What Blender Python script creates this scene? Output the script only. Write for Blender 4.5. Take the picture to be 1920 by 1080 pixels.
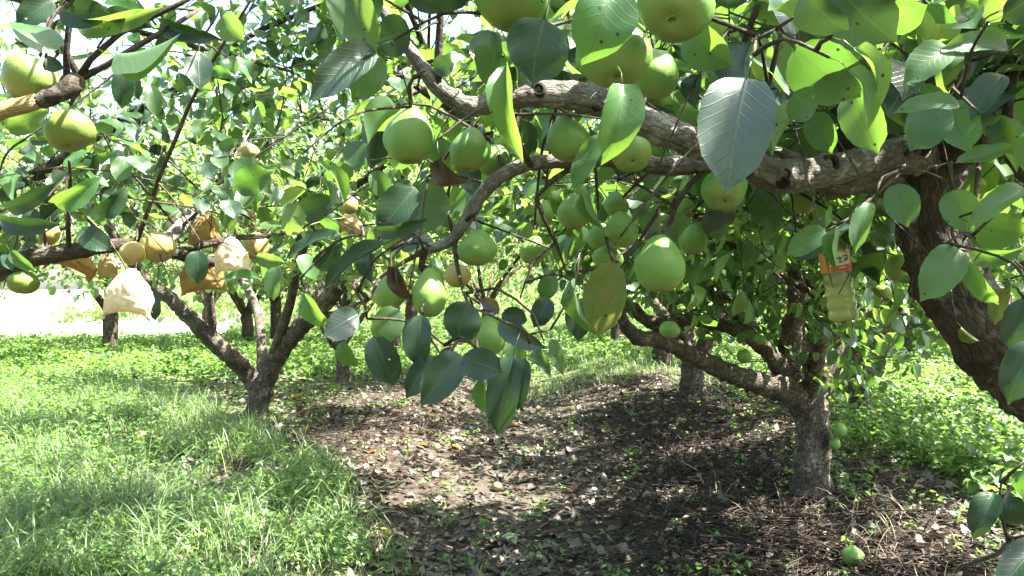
import bpy, math, random
import numpy as np
from mathutils import Vector, Matrix, noise, Quaternion

# ---------------------------------------------------------------- camera, sky, sun
for o in list(bpy.data.objects): bpy.data.objects.remove(o)
SC = bpy.context.scene
COL = SC.collection
CAMZ = 1.25; F = 1478.0; HY = 540.0
cam_d = bpy.data.cameras.new('camera'); cam = bpy.data.objects.new('camera', cam_d); COL.objects.link(cam)
cam.location = (0, 0, CAMZ); cam.rotation_euler = (math.radians(90), 0, 0)
cam_d.sensor_width = 36; cam_d.lens = F / 1920 * 36; cam_d.clip_start = .02; cam_d.clip_end = 2000
SC.camera = cam
SUN = Vector((.50, -.10, .86)).normalized()
W = bpy.data.worlds.new('World'); SC.world = W; W.use_nodes = True
nt = W.node_tree
sky = nt.nodes.new('ShaderNodeTexSky'); sky.sky_type = 'NISHITA'; sky.sun_disc = False
sky.sun_elevation = math.asin(SUN.z); sky.sun_rotation = math.atan2(SUN.x, SUN.y)
sky.air_density = 1.0; sky.dust_density = 2.6; sky.ozone_density = 0.0; sky.altitude = 0
bg = nt.nodes['Background']; bg.inputs[1].default_value = .10
nt.links.new(sky.outputs[0], bg.inputs[0])
sun_d = bpy.data.lights.new('sun', 'SUN'); sun_d.energy = 5.0; sun_d.angle = math.radians(.45); sun_d.color = (1, .95, .86)
sun = bpy.data.objects.new('sun', sun_d); COL.objects.link(sun); sun.location = (6, -2, 12)
sun.rotation_euler = SUN.to_track_quat('Z', 'Y').to_euler()
vs = SC.view_settings; vs.view_transform = 'Standard'; vs.look = 'None'; vs.exposure = 3.0; vs.gamma = 1; vs.use_curve_mapping = False
cy = SC.cycles
cy.max_bounces = 7; cy.diffuse_bounces = 3; cy.glossy_bounces = 2; cy.transmission_bounces = 6; cy.transparent_max_bounces = 6
cy.caustics_reflective = False; cy.caustics_refractive = False; cy.use_denoising = True

def P(px, py, D): return Vector(((px - 960) / F * D, D, CAMZ - (py - HY) / F * D))
def sstep(a, b, x):
    t = np.clip((x - a) / (b - a), 0, 1); return t * t * (3 - 2 * t)

# ---------------------------------------------------------------- object helpers
def tag(o, label=None, cat=None, group=None, kind=None):
    if label: o['label'] = label
    if cat: o['category'] = cat
    if group: o['group'] = group
    if kind: o['kind'] = kind
    return o
def empty(name, loc, **k):
    o = bpy.data.objects.new(name, None); COL.objects.link(o); o.location = loc; o.empty_display_size = .1
    return tag(o, **k)
def raw_mesh(name, verts, tris, mats, uv=None, smooth=True, mi=None):
    v = np.asarray(verts, np.float32); t = np.asarray(tris, np.int32)
    me = bpy.data.meshes.new(name)
    me.vertices.add(len(v)); me.vertices.foreach_set('co', v.ravel())
    me.loops.add(t.size); me.loops.foreach_set('vertex_index', t.ravel())
    me.polygons.add(len(t))
    me.polygons.foreach_set('loop_start', np.arange(0, t.size, t.shape[1], dtype=np.int32))
    me.polygons.foreach_set('loop_total', np.full(len(t), t.shape[1], np.int32))
    for m in (mats if isinstance(mats, (list, tuple)) else [mats]): me.materials.append(m)
    if mi is not None: me.polygons.foreach_set('material_index', np.asarray(mi, np.int32))
    if uv is not None:
        l = me.uv_layers.new(name='uv'); l.data.foreach_set('uv', np.asarray(uv, np.float32)[t.ravel()].ravel())
    me.update(calc_edges=True)
    if smooth: me.polygons.foreach_set('use_smooth', np.ones(len(t), bool))
    return me
def link(name, me, parent=None, loc=None, **k):
    o = bpy.data.objects.new(name, me); COL.objects.link(o)
    if loc is not None: o.location = loc
    if parent is not None: o.parent = parent; 
    return tag(o, **k)

# ---------------------------------------------------------------- materials
def mat(name):
    m = bpy.data.materials.new(name); m.use_nodes = True
    n = m.node_tree; n.nodes.clear()
    out = n.nodes.new('ShaderNodeOutputMaterial')
    return m, n, out
class N:
    def __init__(s, n): s.n = n
    def __call__(s, t, ins=None, **k):
        nd = s.n.nodes.new('ShaderNode' + t)
        for a, b in k.items(): setattr(nd, a, b)
        if ins:
            for i, v in ins.items():
                if hasattr(v, 'is_output') or isinstance(v, bpy.types.NodeSocket): s.n.links.new(v, nd.inputs[i])
                else: nd.inputs[i].default_value = v
        return nd
    def math(s, op, a, b=0.0, c=0.0): return s('Math', {0: a, 1: b, 2: c}, operation=op).outputs[0]
    def mix(s, f, a, b):
        nd = s.n.nodes.new('ShaderNodeMix'); nd.data_type = 'RGBA'
        for i, v in ((0, f), (6, a), (7, b)):
            if isinstance(v, bpy.types.NodeSocket): s.n.links.new(v, nd.inputs[i])
            else: nd.inputs[i].default_value = v
        return nd.outputs[2]
    def ramp(s, f, *st):
        nd = s.n.nodes.new('ShaderNodeValToRGB'); s.n.links.new(f, nd.inputs[0])
        e = nd.color_ramp.elements
        while len(e) < len(st): e.new(.5)
        for i, (p, c) in enumerate(st):
            e[i].position = p; e[i].color = c if len(c) == 4 else (*c, 1)
        return nd.outputs[0]
    def noise(s, sc, vec=None, det=4, rough=.55, dist=0):
        nd = s('TexNoise', {'Scale': sc, 'Detail': det, 'Roughness': rough, 'Distortion': dist})
        if vec is not None: s.n.links.new(vec, nd.inputs['Vector'])
        return nd.outputs[0]
def c4(r, g, b): return (r, g, b, 1)

def leaf_mat(name, top, top2, trans, trans2, under, merged, rough=.42, veins=True, spots=0, tfac=.42, blotch=None, spec=.75, hole=False, vb=.2, vc=.30):
    m, n, out = mat(name); k = N(n)
    rnd = k('NewGeometry').outputs['Random Per Island'] if merged else k('ObjectInfo').outputs['Random']
    rnd2 = k.math('FRACT', k.math('MULTIPLY', rnd, 7.31))
    geo = k('NewGeometry'); oc = k('TexCoord')
    base = k.mix(rnd, c4(*top), c4(*top2)); tr = k.mix(rnd2, c4(*trans), c4(*trans2))
    if blotch:
        nz = k.noise(14, oc.outputs['Object'] if not merged else geo.outputs['Position'], 4)
        f = k.ramp(nz, (.42, (0, 0, 0)), (.6, (1, 1, 1)))
        base = k.mix(f, base, c4(*blotch)); tr = k.mix(f, tr, c4(*[min(1, x * 1.8) for x in blotch]))
    vein = None
    if veins:
        uv = k('UVMap').outputs[0]
        s = k('SeparateXYZ', {0: uv})
        u, v = s.outputs[0], s.outputs[1]
        av = k.math('ABSOLUTE', k.math('SUBTRACT', v, .5))
        mid = k.math('SMOOTH_MIN', 1, k.math('DIVIDE', av, .028), .1)
        mid = k.math('SUBTRACT', 1, mid); mid = k.math('MAXIMUM', mid, 0)
        ph = k.math('ADD', k.math('SUBTRACT', k.math('MULTIPLY', u, 9.0), k.math('MULTIPLY', av, 6.0)), k.math('MULTIPLY', k.noise(25, geo.outputs['Position'], 2), .9))
        fr = k.math('ABSOLUTE', k.math('SUBTRACT', k.math('FRACT', ph), .5))
        side = k.math('SUBTRACT', 1, k.math('DIVIDE', fr, .09)); side = k.math('MAXIMUM', side, 0)
        vein = k.math('MINIMUM', k.math('ADD', mid, k.math('MULTIPLY', side, .42)), 1)
        base = k.mix(k.math('MULTIPLY', vein, vc), base, c4(.11, .17, .06))
        tr = k.mix(k.math('MULTIPLY', vein, .45), tr, c4(.08, .14, .02))
    mott = k.noise(30, geo.outputs['Position'], 3)
    base = k.mix(k.math('MULTIPLY', mott, .35), base, c4(*[x * .55 for x in top]))
    if spots:
        vo = k('TexVoronoi', {'Scale': 60.0, 'Vector': geo.outputs['Position']})
        sp = k.ramp(vo.outputs['Distance'], (.08 * spots, (1, 1, 1)), (.14 * spots, (0, 0, 0)))
        base = k.mix(sp, base, c4(.03, .02, .01)); tr = k.mix(sp, tr, c4(.02, .01, 0))
    base = k.mix(geo.outputs['Backfacing'], base, c4(*under))
    bs = k('BsdfPrincipled', {'Base Color': base, 'Roughness': rough, 'Specular IOR Level': spec})
    if vein is not None:
        bp = k('Bump', {'Strength': vb, 'Distance': .002, 'Height': k.math('ADD', vein, k.noise(45, geo.outputs['Position'], 3))}); n.links.new(bp.outputs[0], bs.inputs['Normal'])
    tl = k('BsdfTranslucent', {'Color': tr})
    mx = k('MixShader', {0: tfac}); n.links.new(bs.outputs[0], mx.inputs[1]); n.links.new(tl.outputs[0], mx.inputs[2])
    if hole:
        vo = k('TexVoronoi', {'Scale': 3.1, 'Vector': oc.outputs['Object']}); nn = k.noise(9, oc.outputs['Object'], 3)
        off = k('VectorMath', {0: oc.outputs['Object'], 1: k('CombineXYZ', {0: k.math('MULTIPLY', rnd, 40), 1: k.math('MULTIPLY', rnd, 17)}).outputs[0]}, operation='ADD').outputs[0]
        n.links.new(off, vo.inputs['Vector'])
        hm = k.math('LESS_THAN', k.math('ADD', vo.outputs['Distance'], k.math('MULTIPLY', nn, .12)), .125)
        tp = k('BsdfTransparent'); m3 = k('MixShader', {0: hm}); n.links.new(mx.outputs[0], m3.inputs[1]); n.links.new(tp.outputs[0], m3.inputs[2]); mx = m3
    n.links.new(mx.outputs[0], out.inputs[0]); return m
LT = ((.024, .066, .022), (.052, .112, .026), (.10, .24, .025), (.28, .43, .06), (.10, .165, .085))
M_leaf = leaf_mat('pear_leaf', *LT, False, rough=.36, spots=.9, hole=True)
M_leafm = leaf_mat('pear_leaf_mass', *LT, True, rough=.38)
M_leafdark = leaf_mat('pear_leaf_dark', (.012, .036, .019), (.020, .050, .022), (.03, .08, .012), (.05, .11, .02), (.03, .065, .033), False, tfac=.2, rough=.36, spec=.5, spots=.7, hole=True)  # darker copy of the leaf, with shade put into its colour
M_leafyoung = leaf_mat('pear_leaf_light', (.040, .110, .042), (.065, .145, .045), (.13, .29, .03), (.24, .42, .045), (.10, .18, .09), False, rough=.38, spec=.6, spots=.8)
M_leafyel = leaf_mat('pear_leaf_yellowing', (.06, .105, .025), (.07, .11, .025), (.16, .26, .03), (.20, .27, .03), (.12, .16, .05), False, spots=.9, blotch=(.13, .125, .03), spec=.35)
M_leafsheen = leaf_mat('pear_leaf_sheen', (.022, .05, .03), (.026, .055, .032), (.03, .08, .012), (.05, .11, .02), (.03, .065, .033), False, tfac=.15, rough=.36, spec=1.0, vb=.3, vc=.25)
M_leafbrown = leaf_mat('pear_leaf_withered', (.045, .026, .014), (.06, .035, .016), (.10, .05, .012), (.14, .07, .02), (.30, .17, .06), False, tfac=.15, blotch=(.02, .014, .01))
LTF = ((.03, .078, .022), (.07, .14, .03), (.26, .44, .07), (.50, .62, .16), (.18, .25, .14))  # brighter copy for far leaves, with backlit glow put into the colour
M_leaffar = leaf_mat('far_leaf', *LTF, True, veins=False, rough=.4)
M_weed = leaf_mat('weed_leaf', (.045, .11, .028), (.15, .24, .065), (.16, .34, .04), (.32, .5, .09), (.11, .20, .08), True, veins=False, rough=.45)
M_grass = leaf_mat('grass_blade', (.038, .092, .022), (.17, .23, .065), (.11, .24, .035), (.36, .46, .12), (.14, .22, .08), True, veins=False, rough=.5, tfac=.38)
M_dry = leaf_mat('dry_grass', (.24, .19, .10), (.36, .30, .17), (.3, .24, .12), (.4, .32, .17), (.3, .25, .15), True, veins=False, rough=.7, tfac=.2)
M_litter = leaf_mat('dead_leaf', (.022, .014, .009), (.135, .108, .078), (.06, .04, .02), (.15, .10, .05), (.10, .083, .062), True, veins=False, rough=.6, tfac=.12)
M_litter2 = leaf_mat('fallen_yellow_leaf', (.55, .22, .02), (.60, .36, .03), (.5, .3, .02), (.6, .4, .05), (.5, .3, .06), False, veins=True, rough=.5, tfac=.2)

def bark_mat(name, dark, mid, lite, sc=1.0, crack=1.0, lichen=.25):
    m, n, out = mat(name); k = N(n)
    g = k('NewGeometry'); uv = k('UVMap').outputs[0]
    mp = k('Mapping', {0: uv, 3: (1, 1, 1)}).outputs[0]
    n1 = k.noise(9 * sc, g.outputs['Position'], 6, .65)
    mp2 = k('Mapping', {0: uv, 3: (30 * sc, 42 * sc, 1)}).outputs[0]
    cr = k('TexVoronoi', {'Scale': 1.0, 'Vector': mp2}, feature='DISTANCE_TO_EDGE')
    nz = k.noise(60 * sc, g.outputs['Position'], 5, .7)
    crk = k.ramp(k.math('ADD', cr.outputs['Distance'], k.math('MULTIPLY', k.math('SUBTRACT', nz, .5), .5)), (.0, (0, 0, 0)), (.16, (1, 1, 1)))
    col = k.ramp(n1, (.3, dark), (.5, mid), (.72, lite))
    col = k.mix(k.math('MULTIPLY', k.math('SUBTRACT', 1, crk), .75 * crack), col, c4(*[x * .4 for x in dark]))
    li = k.ramp(k.noise(15 * sc, g.outputs['Position'], 6, .75, .8), (.55, (0, 0, 0)), (.62, (1, 1, 1)))
    col = k.mix(k.math('MULTIPLY', li, lichen), col, c4(.36, .36, .31))
    bs = k('BsdfPrincipled', {'Base Color': col, 'Roughness': .82, 'Specular IOR Level': .25})
    h = k.math('ADD', k.math('MULTIPLY', crk, .6 * crack), k.math('ADD', k.math('MULTIPLY', n1, .5), k.math('MULTIPLY', nz, .35)))
    bp = k('Bump', {'Strength': 1.0, 'Distance': .010, 'Height': h}); n.links.new(bp.outputs[0], bs.inputs['Normal'])
    n.links.new(bs.outputs[0], out.inputs[0]); return m
M_bark = bark_mat('trunk_bark', (.026, .018, .013), (.060, .045, .034), (.115, .092, .072), crack=.5)
M_bark2 = bark_mat('grey_trunk_bark', (.042, .033, .025), (.098, .077, .060), (.19, .158, .128), crack=.8, lichen=.4)
M_limb = bark_mat('limb_bark', (.065, .056, .048), (.155, .140, .124), (.27, .25, .225), sc=1.5, crack=.35, lichen=.65)
M_limbtan = bark_mat('tan_limb_bark', (.22, .15, .07), (.33, .22, .10), (.4, .28, .13), crack=.2, lichen=.1)
M_twig = bark_mat('twig_bark', (.028, .02, .016), (.055, .04, .03), (.10, .08, .06), sc=2, crack=.1, lichen=.2)
M_stem = bark_mat('green_stem', (.10, .13, .04), (.16, .19, .06), (.2, .22, .08), sc=2, crack=.0, lichen=0)

def pear_mat(name, a, b, c, blush=None, russet=.35):
    m, n, out = mat(name); k = N(n)
    tc = k('TexCoord').outputs['Object']; rnd = k('ObjectInfo').outputs['Random']
    z = k('SeparateXYZ', {0: tc}).outputs[2]
    col = k.mix(rnd, c4(*a), c4(*b))
    big = k.noise(1.6, tc, 4)
    col = k.mix(k.ramp(big, (.35, (0, 0, 0)), (.75, (1, 1, 1))), col, c4(*c))
    vo = k('TexVoronoi', {'Scale': 19.0, 'Vector': tc})
    dots = k.ramp(vo.outputs['Distance'], (.10, (1, 1, 1)), (.24, (0, 0, 0)))
    col = k.mix(k.math('MULTIPLY', dots, .7), col, c4(.26, .25, .11))
    rus = k.ramp(k.noise(3.5, tc, 6, .75, .5), (.58, (0, 0, 0)), (.72, (1, 1, 1)))
    col = k.mix(k.math('MULTIPLY', rus, russet), col, c4(.26, .20, .08))
    bot = k.ramp(k.math('ADD', k.math('MULTIPLY', z, -1), k.math('MULTIPLY', big, .6)), (.75, (0, 0, 0)), (1.25, (1, 1, 1)))
    col = k.mix(k.math('MULTIPLY', bot, .3), col, c4(.23, .20, .07))
    sc_ = k('TexVoronoi', {'Scale': 5.0, 'Vector': tc}); sm = k.ramp(k.math('ADD', sc_.outputs['Distance'], k.math('MULTIPLY', k.noise(14, tc, 3), .2)), (.13, (1, 1, 1)), (.19, (0, 0, 0))); col = k.mix(k.math('MULTIPLY', sm, .7), col, c4(.10, .075, .03))
    if blush: col = k.mix(k.math('MULTIPLY', k.ramp(k.noise(1.3, tc, 4), (.45, (0, 0, 0)), (.7, (1, 1, 1))), .45), col, c4(*blush))
    bs = k('BsdfPrincipled', {'Base Color': col, 'Roughness': .46, 'Specular IOR Level': .35, 'Subsurface Weight': .12, 'Subsurface Radius': (.02, .02, .006), 'Subsurface Scale': .25})
    bp = k('Bump', {'Strength': .35, 'Distance': .0025, 'Height': k.math('ADD', k.math('MULTIPLY', dots, -.25), k.noise(3.5, tc, 4))}); n.links.new(bp.outputs[0], bs.inputs['Normal'])
    n.links.new(bs.outputs[0], out.inputs[0]); return m
M_pear = pear_mat('green_pear_skin', (.098, .215, .042), (.128, .245, .05), (.15, .24, .052), russet=.18)
M_peary = pear_mat('yellow_pear_skin', (.31, .255, .075), (.34, .27, .09), (.28, .22, .09), blush=(.28, .18, .07))
M_pearg = pear_mat('olive_pear_skin', (.13, .225, .04), (.155, .24, .045), (.175, .225, .05), blush=(.19, .17, .06), russet=.3)
def plain(name, col, rough=.6, noise_amt=.3, sc=40, spec=.4):
    m, n, out = mat(name); k = N(n)
    nz = k.noise(sc, k('TexCoord').outputs['Object'], 4)
    c = k.mix(k.math('MULTIPLY', nz, noise_amt), c4(*col), c4(*[x * .5 for x in col]))
    bs = k('BsdfPrincipled', {'Base Color': c, 'Roughness': rough, 'Specular IOR Level': spec})
    n.links.new(bs.outputs[0], out.inputs[0]); return m
M_calyx = plain('calyx_brown', (.035, .022, .012), .9)
M_stalk = plain('stalk_brown', (.12, .11, .045), .7)
M_wire = plain('wire', (.06, .055, .05), .5)

# ---------------------------------------------------------------- ground
def ground_h(x, y):
    x = np.asarray(x, float); y = np.asarray(y, float)
    c = .12 + .015 * y
    h = -.20 * np.exp(-((x - c) / .85) ** 2) + .05 * np.exp(-((x - 2.0) / .8) ** 2) + .03 * np.exp(-((x + 2.3) / .7) ** 2)
    h += .022 * np.sin(1.7 * x + .6 * y) * np.sin(.9 * y - 1.1 * x) + .012 * np.sin(5.1 * x + 2) * np.sin(4.3 * y + 1.3 * x) + .006 * np.sin(13 * x + 5 * y) * np.sin(11 * y)
    return h
def axis(lo, hi, a, b, nn, nf):
    mid = np.linspace(a, b, nn); l = a - np.geomspace(.1, a - lo, nf)[::-1]; r = b + np.geomspace(.1, hi - b, nf)
    return np.concatenate([l, mid, r])
gx = axis(-300, 300, -6, 6, 240, 26); gy = axis(-60, 900, 1, 13, 240, 30)
X, Y = np.meshgrid(gx, gy); Z = ground_h(X, Y)
rg = np.random.default_rng(5)
near = (np.abs(X) < 6.1) & (Y > .9) & (Y < 13.1)
Z += np.where(near, rg.normal(0, .0045, Z.shape), 0)
fade = np.clip(1 - (np.abs(X) + np.abs(Y) - 60) / 200, 0, 1); Z *= fade
nx_, ny_ = len(gx), len(gy)
idx = np.arange(nx_ * ny_).reshape(ny_, nx_)
q = np.stack([idx[:-1, :-1], idx[:-1, 1:], idx[1:, 1:], idx[1:, :-1]], -1).reshape(-1, 4)
m, n, out = mat('orchard_soil'); k = N(n)
pos = k('NewGeometry').outputs['Position']; sp = k('SeparateXYZ', {0: pos})
px_, py_ = sp.outputs[0], sp.outputs[1]
n1 = k.noise(3, pos, 6, .65); n2 = k.noise(28, pos, 6, .7); n3 = k.noise(160, pos, 3, .7)
soil = k.ramp(n2, (.3, (.022, .016, .012)), (.5, (.055, .041, .030)), (.72, (.12, .095, .072)))
clay = k.ramp(n2, (.3, (.036, .031, .025)), (.7, (.105, .090, .070)))
wob = k.math('MULTIPLY', k.math('SUBTRACT', n1, .5), 1.6)
path = k.ramp(k.math('ABSOLUTE', k.math('SUBTRACT', k.math('ADD', px_, wob), .2)), (.35, (1, 1, 1)), (.9, (0, 0, 0)))
col = k.mix(k.math('MULTIPLY', path, .8), soil, clay)
grn = k.ramp(n2, (.35, (.05, .085, .025)), (.6, (.12, .17, .05)), (.75, (.2, .22, .1)))
lft = k.ramp(k.math('ADD', k.math('MULTIPLY', px_, -1), wob), (.0, (0, 0, 0)), (1.0, (1, 1, 1)))
xa = k.math('MAXIMUM', k.math('SUBTRACT', k.math('MULTIPLY', px_, -1), 1.6), k.math('SUBTRACT', px_, 2.5))
gm = k.ramp(k.math('ADD', k.math('MULTIPLY', k.math('MAXIMUM', xa, k.math('DIVIDE', k.math('SUBTRACT', py_, 11.5), 2)), .8), wob), (.0, (0, 0, 0)), (.6, (1, 1, 1)))
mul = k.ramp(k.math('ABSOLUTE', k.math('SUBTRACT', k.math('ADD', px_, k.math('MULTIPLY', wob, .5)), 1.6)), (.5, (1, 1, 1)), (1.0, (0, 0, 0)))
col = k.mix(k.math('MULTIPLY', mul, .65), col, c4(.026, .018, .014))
col = k.mix(k.math('MULTIPLY', gm, .8), col, grn)
fd = k.ramp(k.math('DIVIDE', k.math('SUBTRACT', k.math('ADD', py_, k.math('MULTIPLY', wob, 2)), 21), 5), (0, (0, 0, 0)), (1, (1, 1, 1)))
lm = k.ramp(k.math('DIVIDE', k.math('ADD', k.math('ADD', px_, k.math('MULTIPLY', py_, .3)), k.math('MULTIPLY', wob, 1.5)), -3), (0, (0, 0, 0)), (1, (1, 1, 1)))
col = k.mix(fd, col, grn); fl = k.ramp(k.math('DIVIDE', k.math('SUBTRACT', k.math('ADD', py_, k.math('MULTIPLY', wob, 2)), 16), 4), (0, (0, 0, 0)), (1, (1, 1, 1)))
col = k.mix(k.math('MULTIPLY', fl, lm), col, c4(.50, .49, .36))
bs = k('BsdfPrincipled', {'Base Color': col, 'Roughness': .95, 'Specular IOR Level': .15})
bp = k('Bump', {'Strength': .8, 'Distance': .02, 'Height': k.math('ADD', n2, k.math('MULTIPLY', n3, .5))}); n.links.new(bp.outputs[0], bs.inputs['Normal'])
n.links.new(bs.outputs[0], out.inputs[0]); M_soil = m
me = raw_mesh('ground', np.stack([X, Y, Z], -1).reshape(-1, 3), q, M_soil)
link('ground', me, label='uneven orchard soil with a shallow hollow path between two mounded tree rows', kind='structure')
def gh(x, y): return float(ground_h(x, y))

# ---------------------------------------------------------------- tubes
def smooth_path(pts, rad, step):
    pts = [Vector(p) for p in pts]; out = []; ro = []
    n = len(pts)
    for i in range(n - 1):
        p0 = pts[max(i - 1, 0)]; p1 = pts[i]; p2 = pts[i + 1]; p3 = pts[min(i + 2, n - 1)]
        m = max(1, int((p2 - p1).length / step))
        for j in range(m):
            t = j / m; t2 = t * t; t3 = t2 * t
            out.append(.5 * ((2 * p1) + (p2 - p0) * t + (2 * p0 - 5 * p1 + 4 * p2 - p3) * t2 + (3 * p1 - p0 - 3 * p2 + p3) * t3))
            ro.append(rad[i] + (rad[i + 1] - rad[i]) * t)
    out.append(pts[-1]); ro.append(rad[-1]); return out, ro
def tube(pts, rad, sides, rough=0.0, seed=0, knots=(), flare=0.0, fiss=0.0):
    """verts, tris, uv of a tapered tube along pts; rough = relative lumpiness"""
    n = len(pts); V = []; U = []; T = []
    t = (pts[1] - pts[0]).normalized(); up = t.orthogonal().normalized(); L = 0
    for i in range(n):
        if i < n - 1: t2 = (pts[i + 1] - pts[i])
        else: t2 = (pts[i] - pts[i - 1])
        if t2.length > 1e-9: t2.normalize()
        else: t2 = t
        up = (up - t2 * up.dot(t2)).normalized(); b = t2.cross(up); t = t2
        if i: L += (pts[i] - pts[i - 1]).length
        for s in range(sides):
            a = 2 * math.pi * s / sides; d = up * math.cos(a) + b * math.sin(a); r = rad[i]
            if rough:
                q = pts[i] + d * r
                r *= 1 + rough * (noise.noise(q * (.9 / max(rad[i], .008)) + Vector((seed, 0, 0))) * .8 + noise.noise(q * (2.6 / max(rad[i], .008)) + Vector((0, seed, 0))) * .45)
            if fiss:
                f = noise.noise(Vector((d.x * 2.2, d.y * 2.2, d.z * 2.2 + L * 3)) + Vector((seed, 2, 1)))
                f2 = noise.noise(Vector((d.x * 9, d.y * 9, d.z * 9 + L * 40)) + Vector((seed, 2, 1)))
                r *= 1 - fiss * (max(0, 1 - abs(f) * 7) * .8 + max(0, 1 - abs(f2) * 4) * .5)
            if flare and i < n * .25: r *= 1 + flare * (1 - i / (n * .25)) ** 2 * (1 + .5 * math.sin(3 * a + seed))
            q = pts[i] + d * r
            for (kp, kr, kh) in knots:
                dd = (q - kp).length
                if dd < kr: q = q + d * kh * (math.cos(dd / kr * math.pi) * .5 + .5) * (1 if dd > kr * .4 else -.4)
            V.append(q); U.append((L, s / sides * rad[0] * 6))
    for i in range(n - 1):
        for s in range(sides):
            a = i * sides + s; b_ = i * sides + (s + 1) % sides; c = a + sides; d_ = b_ + sides
            T.append((a, b_, d_)); T.append((a, d_, c))
    V.append(pts[0]); U.append((0, 0)); V.append(pts[-1]); U.append((L, 0)); e0 = n * sides; e1 = e0 + 1
    for s in range(sides):
        T.append((e0, (s + 1) % sides, s)); a = (n - 1) * sides
        T.append((e1, a + s, a + (s + 1) % sides))
    return V, T, U
class Batch:
    def __init__(s): s.v = []; s.t = []; s.u = []; s.n = 0
    def add(s, V, T, U):
        V = np.array([tuple(x) for x in V], np.float32) if not isinstance(V, np.ndarray) else V
        s.v.append(V); s.t.append(np.asarray(T, np.int32) + s.n); s.u.append(np.asarray(U, np.float32)); s.n += len(V)
    def mesh(s, name, m, origin=None, smooth=True):
        v = np.concatenate(s.v)
        if origin is not None: v = v - np.array(origin, np.float32)
        return raw_mesh(name, v, np.concatenate(s.t), m, np.concatenate(s.u), smooth)

# ---------------------------------------------------------------- leaf templates
def leaf_tpl(nl, nw, curl=.25, fold=.18, wave=.03, sweep=0., petiole=True, wr=.68, seed=0, serr=0.):
    r = random.Random(seed); V = []; U = []; T = []
    def wid(t):
        if not 0 < t < 1: return 0.
        e = min(1, max(0, (t - .80) / .20)); w = math.sin(math.pi * min(1, (t * .93 + .015)) ** .88) ** .62 * (1 - .10 * t)
        return .5 * wr * w * (1 - .80 * e * e * (3 - 2 * e) ) if t > .8 else .5 * wr * w
    ph = r.random() * 6
    rows = []
    for i in range(nl + 1):
        t = i / nl; tt = min(t, 1)
        w = wid(tt)
        if i % 2 and serr: w *= 1 + serr
        cx = math.sin(curl * tt * 2) / (curl * 2) if abs(curl) > 1e-3 else tt
        cz = -(1 - math.cos(curl * tt * 2)) / (curl * 2) if abs(curl) > 1e-3 else 0
        row = []
        m = 1 if (i in (0, nl)) else nw + 1
        for j in range(m):
            s = 0 if m == 1 else (j / nw * 2 - 1)
            y = s * w
            z = cz + fold * abs(s) ** 1.3 * w * 2 * .8 + wave * math.sin(ph + tt * 11 + s * 2) * abs(s)
            row.append(len(V)); V.append((cx, y + sweep * tt * tt, z)); U.append((tt, .5 + s * .5 * (w / (.5 * wr)) if m > 1 else .5))
        rows.append(row)
    for a, b in zip(rows[:-1], rows[1:]):
        if len(a) == 1:
            for j in range(len(b) - 1): T.append((a[0], b[j + 1], b[j])[::-1])
        elif len(b) == 1:
            for j in range(len(a) - 1): T.append((a[j], b[0], a[j + 1]))
        else:
            for j in range(len(a) - 1):
                T.append((a[j], b[j], b[j + 1])); T.append((a[j], b[j + 1], a[j + 1]))
    if petiole:
        pts = [Vector((-.34, 0, -.07)), Vector((-.16, 0, .01)), Vector((.02, 0, -.004))]
        v, t, u = tube(pts, [.011, .009, .010], 3)
        o = len(V); V += [tuple(x) for x in v]; U += [(.0, .5)] * len(v); T += [tuple(i + o for i in f) for f in t]
    return np.array(V, np.float32), np.array(T, np.int32), np.array(U, np.float32)
NEAR = [leaf_tpl(14, 6, .35, .20, .022, .05, seed=1, serr=.03), leaf_tpl(14, 6, .65, .32, .035, -.08, seed=2, serr=.03), leaf_tpl(14, 6, .18, .12, .03, .09, seed=3, serr=.03), leaf_tpl(14, 6, -.4, .26, .04, -.04, seed=4, serr=.03),
        leaf_tpl(14, 6, 1.1, .55, .06, .08, seed=5), leaf_tpl(14, 6, .35, .75, .03, -.1, seed=6)]
MID = [leaf_tpl(5, 2, .3, .22, .03, .04, False, seed=1), leaf_tpl(5, 2, .6, .3, .04, -.05, False, seed=2), leaf_tpl(5, 2, .1, .5, .03, 0, False, seed=3), leaf_tpl(5, 2, -.3, .2, .05, 0, False, seed=4)]
MIDP = [leaf_tpl(6, 4, .3, .22, .03, .04, True, seed=1), leaf_tpl(6, 4, .6, .3, .04, -.05, True, seed=2), leaf_tpl(6, 4, .1, .5, .03, 0, True, seed=3)]
LOW = [leaf_tpl(3, 2, .35, .25, .0, .0, False, seed=1), leaf_tpl(3, 2, .7, .4, 0, 0, False, seed=2), leaf_tpl(3, 2, -.2, .3, 0, 0, False, seed=3)]
_lm = {}
def leaf_mesh(kind, i, m):
    key = (kind, i, m.name)
    if key not in _lm:
        V, T, U = {'near': NEAR, 'mid': MIDP}[kind][i]
        _lm[key] = raw_mesh('leaf', V, T, m, U)
    return _lm[key]
def frames(d, nrm):
    d = d / np.maximum(np.linalg.norm(d, axis=1, keepdims=True), 1e-9)
    nrm = nrm - d * np.sum(d * nrm, 1, keepdims=True)
    nrm = nrm / np.maximum(np.linalg.norm(nrm, axis=1, keepdims=True), 1e-9)
    y = np.cross(nrm, d)
    return np.stack([d, y, nrm], 2)          # columns
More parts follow.
